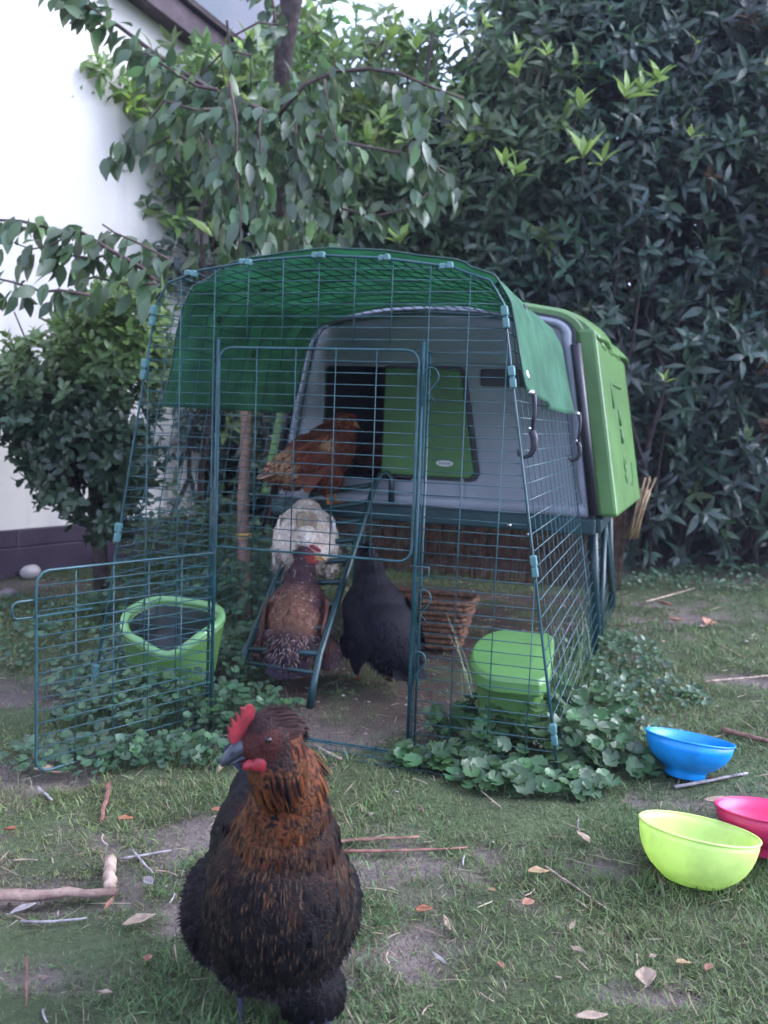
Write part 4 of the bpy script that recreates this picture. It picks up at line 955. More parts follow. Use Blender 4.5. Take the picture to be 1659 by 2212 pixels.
def front_hen():
    g = gnd(600, 2213); F = frame_at((g.x, g.y, 0), (.21, -.975)); Fi = F.inverted()
    Hw = atY(583, 1587, 1.045); Hc = Fi @ Hw; hd = Fi.to_3x3() @ Vector((-.82, -.42, -.31))
    E = [((.020,-.005,.180),(.096,.093,.118)), ((.030,.0,.250),(.066,.068,.085)), ((-.02,0,.130),(.10,.098,.085)), ((-.10,0,.190),(.12,.090,.100)), ((-.19,0,.210),(.09,.062,.075)), ((-.25,0,.255),(.07,.036,.055)),
         ((.042,.000,.300),(.051,.052,.065)), ((.052,.000,.340),(.043,.042,.055)), ((Hc.x-.006,Hc.y+.010,Hc.z-.040),(.036,.036,.050)), ((Hc.x-.004,Hc.y+.008,Hc.z-.012),(.032,.032,.036)),
         ((-.07,-.080,.125),(.070,.046,.070)), ((-.06,.070,.130),(.07,.046,.07)), ((-.02,.0,.085),(.06,.07,.05)), ((.01,.040,.052),(.045,.045,.045)), ((-.01,-.045,.095),(.04,.04,.045))]
    h = hd.normalized(); E += [((Hc.x,Hc.y,Hc.z),(.032,.031,.031)), (tuple(Vector(Hc)+h*.018+Vector((0,0,-.003))),(.022,.021,.021)), (tuple(Vector(Hc)+h*.006+Vector((0,0,-.012))),(.026,.026,.024))]
    C = legs([(.0,-.048,.008), (.035,.060,.008)], [(-.01,-.05,.12), (0,.05,.12)], (1,0), .0056, .055)
    sk = [tuple(Vector(Hc)+h*.04), tuple(Hc), tuple(Vector(Hc)-h*.008+Vector((0,.004,-.035))), (.05,0,.32), (.03,0,.25), (-.04,0,.20), (-.18,0,.20), (-.30,0,.30)]
    def colf(P, idx, r):
        n = len(P); blk = np.array([.0050,.0042,.0058]); blue = np.array([.006,.006,.012]); org = np.array([.150,.049,.018]); dk = np.array([.030,.014,.012])
        z = P[:,2]; x = P[:,0]; nk = sstep(z+.10*(fbm(P[:,1], P[:,2], 14, 2)), .222, .320)*sstep(x, -.09, .0)
        right = sstep(P[:,1]-.1*(z-.3), .012, .055)                            # streaky darker side of the neck
        hackle = (r < (.76-.40*right)).astype(float)*nk
        top = sstep(z, Hc.z-.005, Hc.z+.022)
        hackle = hackle*(1-.75*top*(r < .85))
        a = blk[None]*(1-hackle[:, None])+org[None]*hackle[:, None]*(.5+.8*rng.random((n,1)))*(np.array([1.,1,1])+rng.uniform(-.15,.15,(n,3)))
        br = sstep(z, .17, .26)*sstep(x, -.02, .05)*(1-nk)*(r > .55)*(r < .78); a = a*(1-br[:,None])+np.array([.045,.017,.009])*br[:,None]
        cr = top*(r > .3); a = a*(1-cr[:,None])+np.array([.022,.016,.028])*cr[:,None]
        fl_ = sstep(-P[:,1], .095, .135)*(1-sstep(z, .20, .24)); a = a*(1-fl_[:,None])+np.array([.020,.015,.021])*fl_[:,None]
        q_ = P-np.array(Hc); hh_ = np.array(h); f_ = q_@hh_; ck = (np.linalg.norm(q_, axis=1) < .050)*(f_ > -.012)*(z > Hc.z-.034+.022*(r-.5)); ck = ck.astype(float); a = a*(1-ck[:,None])+np.array([.034,.016,.015])*(.6+.8*r[:,None])*ck[:,None]; hackle = hackle*(1-ck)
        bk_ = sstep(-x, .08, .16)*(1-fl_); a = a*(1-bk_[:,None])+blue*bk_[:,None]
        mid = a*.55*(1-hackle[:,None])+a*(.25+.7*(r[:,None] > .35))*hackle[:,None]
        return a, mid
    wr_ = (.007,.0065,.011); wb = (.003,.003,.005)
    wings = []
    for sg in (-1, 1):
        wings.append([((-.03,sg*.078,.245),(-.05,sg*.083,.150),(-1,sg*.12,-.30),(-1,sg*.06,-.45),9,.13,.034,wr_,wb,(0,sg*1.,.25)),
                      ((-.010,sg*.074,.255),(-.015,sg*.080,.170),(-.9,sg*.15,-.45),(-.9,sg*.08,-.6),8,.085,.030,wr_,wb,(0,sg*1.,.25)),
                      ((.005,sg*.070,.258),(.006,sg*.077,.180),(-.75,sg*.2,-.6),(-.7,sg*.1,-.75),7,.055,.024,wr_,wb,(.1,sg*1.,.25))])
    tail = [((-.24,.02,.265),(-.24,-.03,.265),(-.9,.08,.42),(-.9,-.15,.42),9,.105,.030,wr_,wb,(-.4,0,.8)), ((-.20,.04,.265),(-.20,-.04,.265),(-.95,.1,.30),(-.95,-.1,.30),9,.09,.030,(.012,.016,.03),wb,(-.3,0,.9))]
    hen('hen', F, 'black hen with copper neck standing nearest in the foreground, head turned aside', E, C, sk, Hc, hd, colf, voxel=.0034, nf=24000, fl=.022, fw=.0085, scale_head=.9, leg_col=(.05,.055,.085), legz=.036, tail=tail, wings=wings,
        streaks=(8000, (.17,.10,.05), lambda P: (P[:,0] > -.01) & (P[:,2] < .31) & (P[:,2] > .09) & (P[:,1] < .07+.06*rng.random(len(P))) & (rng.random(len(P)) < (.15+.85*sstep(P[:,2], .10, .24))), .011, .00062),
        fluff=(26000, lambda P: ((P[:,2] < .12) & (P[:,2] > .055)) | ((P[:,1] < -.105) & (P[:,2] < .225)), (.018,.014,.020), .0135), neck_i=2.6)
front_hen()

def small_hen(name, F, label, pitch,  neck, hd, cols, tail_up, scale=1., ts=1., feet=None, legcol=(.30,.13,.05), fluffc=None, beakm=None, wingout=0., comb=True, ncol=None, tailcol=None, tl=.10, fat=1., wing_cols=None, neckr=1., nf=6500, puff=False, wl=1.):
    """generic hen; body centre at local (0,0,zc), rotated by pitch about y (nose up)"""
    zc = .19*scale; RM = Matrix.Translation((0,0,zc)) @ Matrix.Rotation(-R_(pitch), 4, 'Y')
    R3 = RM.to_3x3(); rm = R3.to_4x4(); s = scale
    def B(x, y, z): return tuple(RM @ Vector((x*s, y*s, z*s)))
    E = [(B(.03,0,0),(.095*s,.085*s*fat,.088*s),rm), (B(-.05,0,.005),(.10*s,.088*s*fat,.088*s),rm), (B(-.12,0,.01),(.075*s,.072*s*fat,.070*s),rm), (B(.08,0,.01),(.055*s,.062*s,.068*s),rm), (B(-.03,0,-.04),(.08*s,.07*s,.065*s),rm)]
    for sg in (-1, 1):
        E.append((B(-.02, sg*(.072+.02*wingout), -.005-.02*wingout), (.095*s,.030*s,.055*s), rm)); E.append((B(-.03, sg*.055*fat, -.075), (.045*s,.038*s,.05*s), rm))
    if puff:
        for sg in (-1, 1): E.append((B(-.08, sg*.098, -.080), (.055*s,.045*s,.055*s), rm))
    tr = B(-.17,0,.025+.03*tail_up); E.append((tr,(.05*s,.035*s,.045*s),rm))
    n0 = Vector(B(.09,0,.035)); n3 = Vector(neck); hd = Vector(hd).normalized(); n1 = n0.lerp(n3,.35)+Vector((0,0,.008)); n2 = n0.lerp(n3,.72)+Vector((0,0,.006))
    E += [(tuple(n0),(.055*s*neckr,.052*s*neckr,.055*s)), (tuple(n1),(.043*s*neckr,.041*s*neckr,.045*s)), (tuple(n2),(.034*s*neckr,.032*s*neckr,.036*s)), (tuple(n3-hd*.004),(.028,.027,.028)), (tuple(n3+hd*.014),(.019,.018,.018))]
    C = legs(feet or [(-.02,-.045,.0),(.02,.045,.0)], [B(-.02,-.05,-.08),B(.0,.05,-.08)], (1,0), .0065, .045)
    sk = [tuple(n3+hd*.03), tuple(n3), tuple(n2), tuple(n1), tuple(n0), B(.02,0,.02), B(-.10,0,.02), B(-.22,0,.06)]
    inv = RM.inverted(); invn = np.array(inv)
    def colf(P, idx, r):
        Q = P@invn[:3,:3].T+invn[:3,3]; return cols(Q/s, idx, r, P)
    tc = tailcol or (.1,.1,.1); d0 = R3 @ Vector((-1,.25*ts,.3+tail_up)); d1 = R3 @ Vector((-1,-.25*ts,.3+tail_up)); nn = tuple(R3 @ Vector((-.3-tail_up,0,1)))
    tail = [(B(-.17,.032*ts,.03+.03*tail_up), B(-.17,-.032*ts,.03+.03*tail_up), tuple(d0), tuple(d1), 9, tl*s, .032*s, tc, tuple(c*.8 for c in tc), nn)]
    wings = []
    wc = wing_cols or [tc, tc]
    for sg in (-1, 1):
        o = .012*wingout
        wings.append([(B(-.0,sg*(.088+o),.055),B(-.02,sg*(.098+o),-.03),tuple(R3@Vector((-1,sg*.10,-.05))),tuple(R3@Vector((-1,sg*(.10+.2*wingout),-.25))),8,.12*s*wl,.030*s,wc[0],tuple(c*.8 for c in wc[0]),tuple(R3@Vector((0,sg*1,.3)))),
                      (B(.03,sg*(.083+o),.055),B(.02,sg*(.098+o),-.02),tuple(R3@Vector((-1,sg*.15,-.1))),tuple(R3@Vector((-1,sg*.15,-.3))),7,.08*s*wl,.026*s,wc[1],tuple(c*.85 for c in wc[1]),tuple(R3@Vector((0,sg*1,.3))))])
    fl = None
    if fluffc is not None: fl = (4000, lambda P: (P[:,2] < zc-.02*s) & (P[:,2] > .05), fluffc, .024)
    return hen(name, F, label, E, C, sk, tuple(n3), tuple(hd), colf, voxel=.0052, nf=nf, fl=.024, fw=.011, scale_head=.86, leg_col=legcol, legz=.055, beakmat=beakm or M_beaky, tail=tail, wings=wings, neck_i=2.4, fluff=fl, face=(.16,.02,.02), comb=.5 if comb else 0)
def mixc(a, b, t): return np.asarray(a)*(1-t[:, None])+np.asarray(b)*t[:, None]
def RF(s, t, z, yaw): return RUN @ Matrix.Translation((s, t, z)) @ Matrix.Rotation(R_(yaw), 4, 'Z')

# 1 chestnut hen in the coop doorway
def c_or(Q, idx, r, P):
    n = len(Q); a = np.tile(np.array([.125,.034,.020]), (n, 1))*(.6+.8*r[:, None]); t = sstep(-Q[:,0], .07, .14)*(r > .3); a = mixc(a, a*0+np.array([.42,.26,.15]), t*1.)
    pt = np.exp(-(((Q[:,0]-.015)/.022)**2+((Q[:,2]-.03)/.02)**2))*(np.abs(Q[:,1]) > .04); a = mixc(a, a*0+np.array([.42,.24,.13]), np.clip(pt*1.4, 0, 1))
    nk = (idx < 4) & (r > .75); a[nk] = (.30,.12,.05); return a, a*.75
small_hen('hen', RF(-.358,.985,.478,32), 'chestnut hen with pale cream tail stepping into the coop doorway', 34, (.080,.0,.300), (.80,.42,-.12), c_or, .1, 1.0, .8, feet=[(.02,-.035,.012),(.065,.03,.012)], legcol=(.40,.13,.03), tailcol=(.36,.25,.18), wing_cols=[(.135,.050,.030),(.13,.040,.018)], tl=.07, fat=1.25, fluffc=(.10,.035,.02))
# 2 cream hen climbing the ladder, seen from behind
def c_wh(Q, idx, r, P):
    n = len(Q); a = np.tile(np.array([.76,.68,.60]), (n, 1))*(.75+.35*r[:, None]); t = (r > .6)*(sstep(Q[:,2], .0, .06)); a = mixc(a, a*0+np.array([.40,.24,.17]), t*.7); d = sstep(-Q[:,2], .05, .09); a = mixc(a, np.array([.22,.18,.16])+a*0, d*.8*(r > .3)); return a, a*.9
small_hen('hen', RF(-.345,.82,.185,112), 'cream white hen seen from behind, high on the coop ladder under the chestnut hen', 16, (.19,.0,.16), (.9,.0,-.3), c_wh, 1.6, 1.08, .45, feet=[(-.06,-.045,.10),(-.02,.045,.12)], tailcol=(.46,.36,.27), wing_cols=[(.72,.70,.68),(.70,.63,.56)], wingout=.0, wl=.62, tl=.085, fluffc=(.34,.28,.24), fat=1.12)
# 3 speckled brown hen below her
def c_sp(Q, idx, r, P):
    n = len(Q); a = np.tile(np.array([.175,.085,.055]), (n, 1))*(.5+.8*r[:, None]); nk = 1-sstep(idx, 4.0, 5.0); a = mixc(a, np.array([.055,.028,.034])*(.6+.8*r[:, None]), nk)
    sd = sstep(-Q[:,1], .03, .06)*sstep(Q[:,0], -.06, .0); a = mixc(a, np.array([.07,.03,.035])*(.5+r[:, None]), sd); w = (r > .972); a[w] = (.30,.27,.28)
    td = sstep(-Q[:,0], .09, .14); a = mixc(a, np.array([.030,.022,.032])+a*0, td*(r > .25)); lo = sstep(-Q[:,2], .03, .06); a = mixc(a, np.array([.17,.12,.12])*(.7+.6*r[:, None]), lo); b = a*(.55+.3*(r[:, None] > .5)); return a, b
small_hen('hen', RF(-.236,.50,.008,104), 'speckled brown hen seen from behind on the lower ladder rungs, beak pointing right', 40, (.050,-.012,.362), (.16,-.97,-.08), c_sp, -.25, .98, feet=[(-.05,-.045,.10),(-.02,.05,.115)], legcol=(.20,.12,.10), tailcol=(.035,.025,.035), wing_cols=[(.12,.05,.045),(.16,.07,.045)], wingout=.5, tl=.07, fluffc=(.24,.17,.165), fat=1.05, neckr=1.05, puff=True)
# 4 black hen on the ground
def c_bk(Q, idx, r, P):
    n = len(Q); a = np.tile(np.array([.0045,.0045,.010]), (n, 1))*(.6+.9*r[:, None]); return a, a*.6
small_hen('hen', RF(.000,.56,.0,140), 'black hen standing upright on the bare earth just right of the ladder', 44, (.085,.0,.385), (.85,-.45,-.2), c_bk, -.05, 1.04, legcol=(.16,.06,.035), tailcol=(.005,.005,.010), tl=.055, fluffc=(.005,.005,.010), feet=[(-.02,-.04,.004),(.03,.045,.004)], fat=1.12, comb=False)
# 5 hen inside the coop
def c_in(Q, idx, r, P):
    n = len(Q); a = np.tile(np.array([.10,.030,.022]), (n, 1))*(.5+.9*r[:, None]); return a, a*.6
small_hen('hen', RF(-.155,1.36,.47,40), 'dark red-brown hen half hidden in shadow inside the coop', 10, (.10,.0,.26), (.9,.1,-.1), c_in, .2, 1.0, tailcol=(.06,.02,.02), tl=.09, nf=3500)
# ------------------------------------------------------------------ bowls
def bowl(label, C, r, h, tilt_axis, tilt, prof, material, foot=True, ribs=0):
    F = Matrix.Translation(C) @ Matrix.Rotation(R_(tilt), 4, tilt_axis) @ Matrix.Rotation(R_(-9), 4, 'X')
    T = empty('bowl', F, label, 'bowl', None)
    n = 72; m = MB()
    for rr, z in prof:
        for k in range(n):
            a = 2*math.pi*k/n; q = rr*r
            if ribs and .25 < z/h < .8 and rr > .6: q *= 1+.006*math.cos(a*ribs)
            m.v.append((q*math.cos(a), q*math.sin(a), z))
    for i in range(len(prof)-1):
        for k in range(n): k2 = (k+1) % n; m.f.append((i*n+k, i*n+k2, (i+1)*n+k2, (i+1)*n+k))
    m.f.append(tuple(reversed(range(n)))); m.f.append(tuple((len(prof)-1)*n+k for k in range(n)))
    o = fixn(m.build('shell', material, T, F, smooth=True))
    rm = MB(); rm.tube([(r*.985*math.cos(a), r*.985*math.sin(a), prof_rim(prof)) for a in np.linspace(0, 2*math.pi, n+1)[:-1]], r*.022, 8, closed=True)
    rm.build('rim', material, T, F, smooth=True)
def prof_rim(prof): return max(z for _, z in prof)
def bp(h, kind):
    if kind == 'half':   # plain half-round bowl
        out = [(math.sin(R_(a))**.72*.985, h*(1-math.cos(R_(a)))) for a in (12,22,32,42,52,62,72,82,90)]
        out[0] = (.36, 0); out[1] = (.50, h*.04)
        inn = [(x*.955, z*.96+.0035) for x, z in reversed(out)]; return out+[(.97, h*1.0)]+inn[1:]
    out = [(.44,0),(.46,.004),(.45,h*.14),(.49,h*.22),(.66,h*.34),(.84,h*.52),(.94,h*.74),(.985,h)]
    inn = [(x*.955, z*.96+.0035) for x, z in reversed(out[3:])]+[(.30,h*.22)]; return out+inn
M_blue = mat('blue_plastic', (.004,.26,.68), .36, .5, noise=.2, nscale=20)
M_lime = mat('lime_plastic', (.74,.93,.30), .42, .5, noise=.10, nscale=22, transl=.35)
M_pink = mat('pink_plastic', (.60,.025,.12), .38, .5, noise=.2, nscale=9)
g = gnd(1482, 1678); bowl('bright blue footed plastic bowl tilted on the grass beside the run', (g.x, g.y+.01, -.004), .100, .090, 'Y', 7, bp(.090, 'foot'), M_blue, ribs=36)
g = gnd(1510, 1905); bowl('lime green plastic bowl on the grass, nearest the viewer', (g.x-.008, g.y+.01, -.006), .104, .094, 'Y', 6.5, bp(.094, 'half'), M_lime)
g = gnd(1668, 1858); bowl('pink plastic bowl partly hidden behind the lime green one', (g.x+.005, g.y+.03, -.002), .100, .080, 'Y', 2, bp(.080, 'foot'), M_pink)

# ------------------------------------------------------------------ grass and ground cover
def grass():
    parts = []
    zones = ((6500, (-.75,1.25), (.85,1.9), 17, .028, .0017), (7500, (-1.5,1.9), (1.5,3.4), 13, .034, .0022), (8500, (-2.4,3.6), (2.8,5.8), 9, .045, .0032))
    for nt_, xr, yr, nb, L, W in zones:
        k = nt_*2; x = rng.uniform(*xr, k); y = rng.uniform(*yr, k)
        s = soil(x, y); dn = np.clip(.9+1.3*fbm(x, y, 3.1, 3), .12, 1.); u, v = run_local(x, y)
        ok = rng.random(k) < np.maximum((1-s)**1.1, .06)*dn; ok &= ~((np.abs(u) < .5) & (v > .1) & (v < 2.3) & (rng.random(k) < .8)); x, y = x[ok], y[ok]
        n = len(x); big = np.clip(.75+.9*fbm(x, y, 2.2, 2), .35, 1.5); tint = np.clip(.5+1.2*fbm(x, y, 1.7, 3), 0, 1)
        P = np.repeat(np.stack([x, y, gz(x, y)-.006], 1), nb, 0); m_ = len(P); P[:, :2] += rng.normal(0, .014*(L/.03), (m_, 2))
        bg_ = np.repeat(big, nb); tt = np.repeat(tint, nb)[:, None]
        az = rng.uniform(0, 6.283, m_); lean = np.abs(rng.normal(.75, .5, m_)); D = np.stack([np.cos(az)*lean, np.sin(az)*lean, np.ones(m_)], 1)
        N = np.stack([-np.cos(az), -np.sin(az), lean], 1)+rng.normal(0,.5,(m_,3))
        LL = L*bg_*rng.uniform(.35, 1.35, m_); WW = W*rng.uniform(.6, 1.4, m_)
        C = (np.array([.150,.195,.070])*(1-tt)+np.array([.095,.170,.065])*tt)*rng.uniform(.5, 1.5, (m_, 1))*(1+rng.uniform(-.12, .12, (m_, 3)))
        dry = rng.random(m_) < (.18+.24*(1-tt[:, 0])); C[dry] = np.array([.26,.215,.135])*rng.uniform(.45, 1.2, (dry.sum(), 1)); lean2 = dry
        D[lean2, 2] *= .35
        parts.append(leaf_arrays(P, D, N, LL, WW, C, (.8,1,0), [0,.5,1], .15, rng.uniform(.1,.8,m_)))
    V, Fs, C = merge(parts); me = np_mesh('grass', V, Fs, C); o = link('grass', me, M_leafd)
    tag(o, 'short patchy green and straw coloured grass covering the ground', 'grass', kind='stuff')
grass()
def broad_leaves(name, label, regions, size, C, rosette=True, hmax=.12, lobes=9, petiole=True):
    """round scalloped leaves held on thin stalks, in picture-surveyed patches given in world coordinates"""
    V = []; F3 = []; F4 = []; CC = []; o = 0; st = MB()
    Ps = []
    for px, py, rx, ry, n, h in regions:
        g = gnd(px, py)
        for _ in range(n):
            a = random.uniform(0, 6.283); q = math.sqrt(random.random())*1.05; Ps.append((g.x+rx*q*math.cos(a), g.y+ry*q*math.sin(a), h*random.uniform(.25, 1)*(1.1-.5*q*q)))
    n = len(Ps); P = np.array(Ps); P[:, 2] += gz(P[:,0], P[:,1]); K = lobes*2; R = size*rng.uniform(.45, 1.15, n)
    az = rng.uniform(0, 6.283, n); tl = np.abs(rng.normal(.35, .3, n)); N = nrm(np.stack([np.cos(az)*tl, np.sin(az)*tl-.35, np.ones(n)], 1)); U = nrm(np.cross(N, rdir(n))); W = np.cross(N, U)
    ang = np.linspace(.25, 2*math.pi-.25, K); prof = 1+.07*np.cos(np.arange(K)*math.pi)
    rows = [P-U*(R*.05)[:, None]]
    for a, pr in zip(ang, prof):
        cup = (.05*R*(np.abs(math.sin(a*2.5)))+.12*R)[:, None]; rows.append(P+(U*math.cos(a)+W*math.sin(a))*(R*pr*.5)[:, None]+N*cup)
    V = np.stack(rows, 1).reshape(-1, 3); m = K+1; tri = np.array([(0, k+1, k+2) for k in range(K-1)]); F = (tri[None]+(np.arange(n)*m)[:, None, None]).reshape(-1, 3)
    c = np.repeat(jitcol(C, n, .4, .12), m, 0).reshape(n, m, 3); c[:, 0] *= 1.35; c = c.reshape(-1, 3)
    parts = [(V, [F], c)]
    # stalks as thin leaf strips
    base = P.copy(); base[:, :2] += rng.normal(0, .012, (n, 2)); base[:, 2] = gz(P[:,0], P[:,1])-.004; d = P-base; L = np.linalg.norm(d, axis=1)
    parts.append(leaf_arrays(base, d, rdir(n), L, np.full(n, .0022), jitcol((.05,.09,.035), n), (1,1,.8), [0,.5,1], .5, .02))
    Vv, Fs, Cc = merge(parts); me = np_mesh(name, Vv, Fs, Cc, smooth=True); ob = link(name, me, M_leaf)
    tag(ob, label, 'ground plants', kind='stuff')
broad_leaves('mallow_plants', 'low round-leaved mallow growing around the front right corner of the run', [(1180,1640,.20,.10,230,.13),(1060,1600,.16,.07,130,.10),(960,1660,.12,.05,80,.05),(1270,1560,.12,.14,120,.08),(1150,1700,.18,.06,110,.05),(1300,1660,.14,.08,80,.05),(1170,1575,.09,.05,40,.15)], .044, (.055,.115,.045))
broad_leaves('clover_patch', 'dense small-leaved clover spreading along the left side and inside of the run', [(340,1560,.26,.14,420,.13),(250,1480,.2,.2,260,.09),(180,1640,.18,.1,170,.05),(480,1480,.16,.2,260,.10),(540,1560,.13,.14,150,.08),(400,1640,.2,.08,180,.06),(120,1400,.4,.25,260,.05),(60,1330,.4,.3,200,.05),(560,1420,.16,.2,200,.10)], .026, (.055,.115,.055), lobes=4)
broad_leaves('ivy_ground_cover', 'knee-high leafy weeds growing between the run and the hedge on the left', [(430,1250,.35,.4,700,.40),(520,1330,.25,.3,450,.24),(330,1330,.3,.3,300,.15),(600,1420,.14,.2,170,.12),(380,1130,.5,.4,500,.55),(660,1240,.3,.2,260,.25)], .036, (.05,.105,.05), lobes=4)
broad_leaves('weed_patch', 'small-leaved weeds in the grass along the right side of the run', [(1330,1420,.16,.35,330,.06),(1280,1500,.12,.2,200,.08),(1400,1500,.16,.2,170,.04),(1440,1270,.5,.18,300,.06),(1600,1250,.5,.15,260,.07),(1350,1600,.14,.12,120,.04)], .024, (.06,.115,.055), lobes=4)
def tall_blades():
    x = []; 
    for px, py, n in ((1205,1560,26),(1235,1530,16),(1030,1560,10),(1010,1540,6),(1120,1600,8),(1265,1450,8)):
        g = gnd(px, py)
        for _ in range(n): x.append((g.x+random.gauss(0,.025), g.y+random.gauss(0,.03), 0))
    P = np.array(x); n = len(P); az = rng.uniform(-1, 1.6, n); le = rng.uniform(.1, .5, n); D = np.stack([np.sin(az)*le, np.cos(az)*le*.3, np.ones(n)], 1)
    V, Fs, C = leaf_arrays(P, D, rdir(n)+[0,-1,0], rng.uniform(.12,.30,n), np.full(n,.0045), jitcol((.10,.17,.06), n, .3), (.8,1,.8,.5,0), None, .3, rng.uniform(.1,.5,n))
    o = link('tall_grass', np_mesh('tall_grass', V, Fs, C), M_leaf); tag(o, 'tall arching grass blades at the right front corner of the run', 'grass', kind='stuff')
tall_blades()

# ------------------------------------------------------------------ sticks, chips, dead leaves, stones
M_st = [mat('stick_pale', (.36,.27,.21), .8, .2, noise=.4, nscale=40, bump=.4, bscale=120), mat('stick_brown', (.20,.11,.085), .8, .2, noise=.4, nscale=40, bump=.4, bscale=120), mat('stick_grey', (.30,.27,.27), .8, .2, noise=.35, nscale=40, bump=.4, bscale=120), mat('stick_red', (.21,.10,.078), .75, .25, noise=.3, nscale=40), mat('split_wood', (.34,.24,.19), .8, .2, color2=(.10,.06,.05), nscale=16, bump=.6, bscale=90)]
def stick(label, p0, p1, r, mi, cat='stick', flat=1., name='stick', bend=.0, group=None, taper=.6, z=.0):
    a = gnd(*p0); b = gnd(*p1); a.z = float(gz(a.x, a.y))+r*.8*flat+z+.004; b.z = float(gz(b.x, b.y))+r*.8*flat+z+.004; d = b-a; L = d.length; sd_ = Vector((-d.y, d.x, 0)).normalized()
    n = 9; m = MB(); pts = [a+d*(k/(n-1))+sd_*(bend*L*math.sin(math.pi*k/(n-1))+random.gauss(0, r*.18)) for k in range(n)]; k_ = 8; base = 0
    m.tube(pts, r, k_, rs=[r*(1-(1-taper)*k/(n-1))*random.uniform(.88, 1.1) for k in range(n)])
    mid = (a+b)/2; m.v = [(v[0]-mid.x, v[1]-mid.y, (v[2]-mid.z)*flat) for v in m.v]
    me = m.mesh('stick', True); o = bpy.data.objects.new(name, me); col.objects.link(o); o.location = mid; me.materials.append(M_st[mi]); tag(o, label, cat, group); return o
stick('long split pale strip of wood lying at the left edge of the photo', (-40,1955), (252,1951), .0165, 4, 'wood', .5, 'wood_strip', .02)
stick('short pale peeling log piece standing out on the left grass', (238,1873), (239,1938), .0105, 0, 'wood', .9, 'log_piece', taper=1.)
stick('reddish brown stick lying lengthwise below the open wire door', (236,1698), (218,1782), .0062, 3, 'stick', .7)
stick('short grey stick left of the reddish brown one', (80,1700), (112,1735), .0045, 2)
stick('long flat bark strip running right from behind the foreground hen', (700,1838), (905,1822), .0062, 1, 'bark', .5, 'bark_strip', .03)
stick('second thinner bark strip beside the long one behind the hen', (740,1850), (1010,1835), .0045, 3, 'bark', .6, 'bark_strip', -.02)
stick('pale thick twig lying by the run doorway, right of the hen head', (680,1615), (735,1652), .0048, 0)
stick('thin pale straw slanting across the grass in the lower centre', (1178,1868), (1315,1958), .0022, 0, taper=.5)
stick('thin straw behind the foreground hen at its right wing', (985,1672), (1082,1745), .0022, 0)
stick('long brown stick reaching the right edge behind the blue bowl', (1560,1588), (1690,1625), .0085, 1)
stick('grey brown stick lying right below the blue bowl', (1458,1700), (1615,1682), .0045, 2)
stick('thin straw on the grass beyond the blue bowl', (1520,1482), (1680,1462), .004, 0)
stick('thin pale cane lying in the grass near the hedge foot', (1395,1306), (1500,1276), .005, 0)
stick('short pale straw between the bowls and the hedge', (1545,1388), (1610,1428), .004, 0)
stick('pinkish straw standing upright at the left lower edge', (58,2085), (56,2190), .0018, 3)
stick('white curved twig lying on the grass at the left', (45,2005), (188,1995), .0026, 2, bend=-.06)
stick('grey twig crossing the bare patch left of the hen', (262,1868), (370,1850), .0028, 2)
stick('grey twig with a side fork left of the hen', (285,1850), (330,1905), .0024, 2)
for i in range(46):
    px = random.uniform(-10, 1650); py = random.choice((random.uniform(1300,1700), random.uniform(1650,2200)))
    if 400 < px < 800 and py > 1620: continue
    if py < 1560 and 180 < px < 1290: continue
    a = random.uniform(0, 3.14); L = random.uniform(15, 55); o = stick('thin straw or twig fragment lying loose in the grass', (px, py), (px+L*math.cos(a), py+L*.6*math.sin(a)), random.uniform(.0010,.0021), random.choice((0,0,1,2)), 'twig', group='twig fragments scattered on the grass', name='twig', bend=random.uniform(-.12,.12))
def deadleaf(px, py, L, W, c, label, group=None, az=None, curl=.6):
    g = gnd(px, py); az = random.uniform(0, 6.28) if az is None else az
    n = 9; V = []; F = []
    for i in range(n):
        t = i/(n-1); w_ = W*math.sin(math.pi*min(.97, max(.03, t))**.9)*.5
        for j, s_ in enumerate((-1,-.5,0,.5,1)):
            V.append(((t-.5)*L, s_*w_, abs(s_)**1.6*w_*curl+.12*L*(2*t-1)**2*curl+random.gauss(0, .0006)))
    for i in range(n-1):
        for j in range(4): F.append((i*5+j, i*5+j+1, (i+1)*5+j+1, (i+1)*5+j))
    m = MB(); m.v = V; m.f = F; me = m.mesh('leaf', True); o = bpy.data.objects.new('dead_leaf', me); col.objects.link(o)
    s = o.modifiers.new('s', 'SOLIDIFY'); s.thickness = .0008
    o.location = (g.x, g.y, float(gz(g.x, g.y))+.010); o.rotation_euler = (random.uniform(-.3,.3), random.uniform(-.25,.25), az)
    key = 'dead_leaf_%d' % c; cc = [(.33,.25,.18),(.27,.11,.06),(.28,.25,.24),(.30,.15,.10),(.33,.23,.12)][c]; me.materials.append(mat(key, cc, .75, .25, noise=.3, nscale=60)); tag(o, label, 'dead leaf', group); return o
deadleaf(322,1933,.055,.016,2,'narrow grey curled leaf on the grass left of the hen',None,-1.1)
deadleaf(110,1668,.075,.035,0,'pale tan dead leaf at the foot of the open wire door',None,.5)
deadleaf(335,1628,.06,.016,3,'brown narrow dead leaf in front of the clover patch',None,.4)
deadleaf(1258,1815,.045,.022,0,'pale pinkish dead leaf left of the lime bowl',None,1.9)
deadleaf(1162,1887,.040,.02,4,'yellow dead leaf on the earth right of the hen',None,.2)
deadleaf(1435,1312,.10,.04,3,'large pinkish brown dead leaf near the back right of the run',None,.4)
deadleaf(1460,1342,.08,.03,3,'second brown dead leaf just in front of the large pinkish one',None,-.6)
deadleaf(1530,1352,.09,.06,3,'crumpled brown leaf on the bare patch by the hedge',None,1.)
deadleaf(1475,2090,.026,.016,4,'small orange chip at the lower right of the grass',None,.3)
deadleaf(1395,2130,.045,.030,0,'pale crumpled leaf below the small orange chip',None,1.4)
deadleaf(1275,2212,.045,.014,0,'tan curled leaf at the bottom edge right of centre',None,.1)
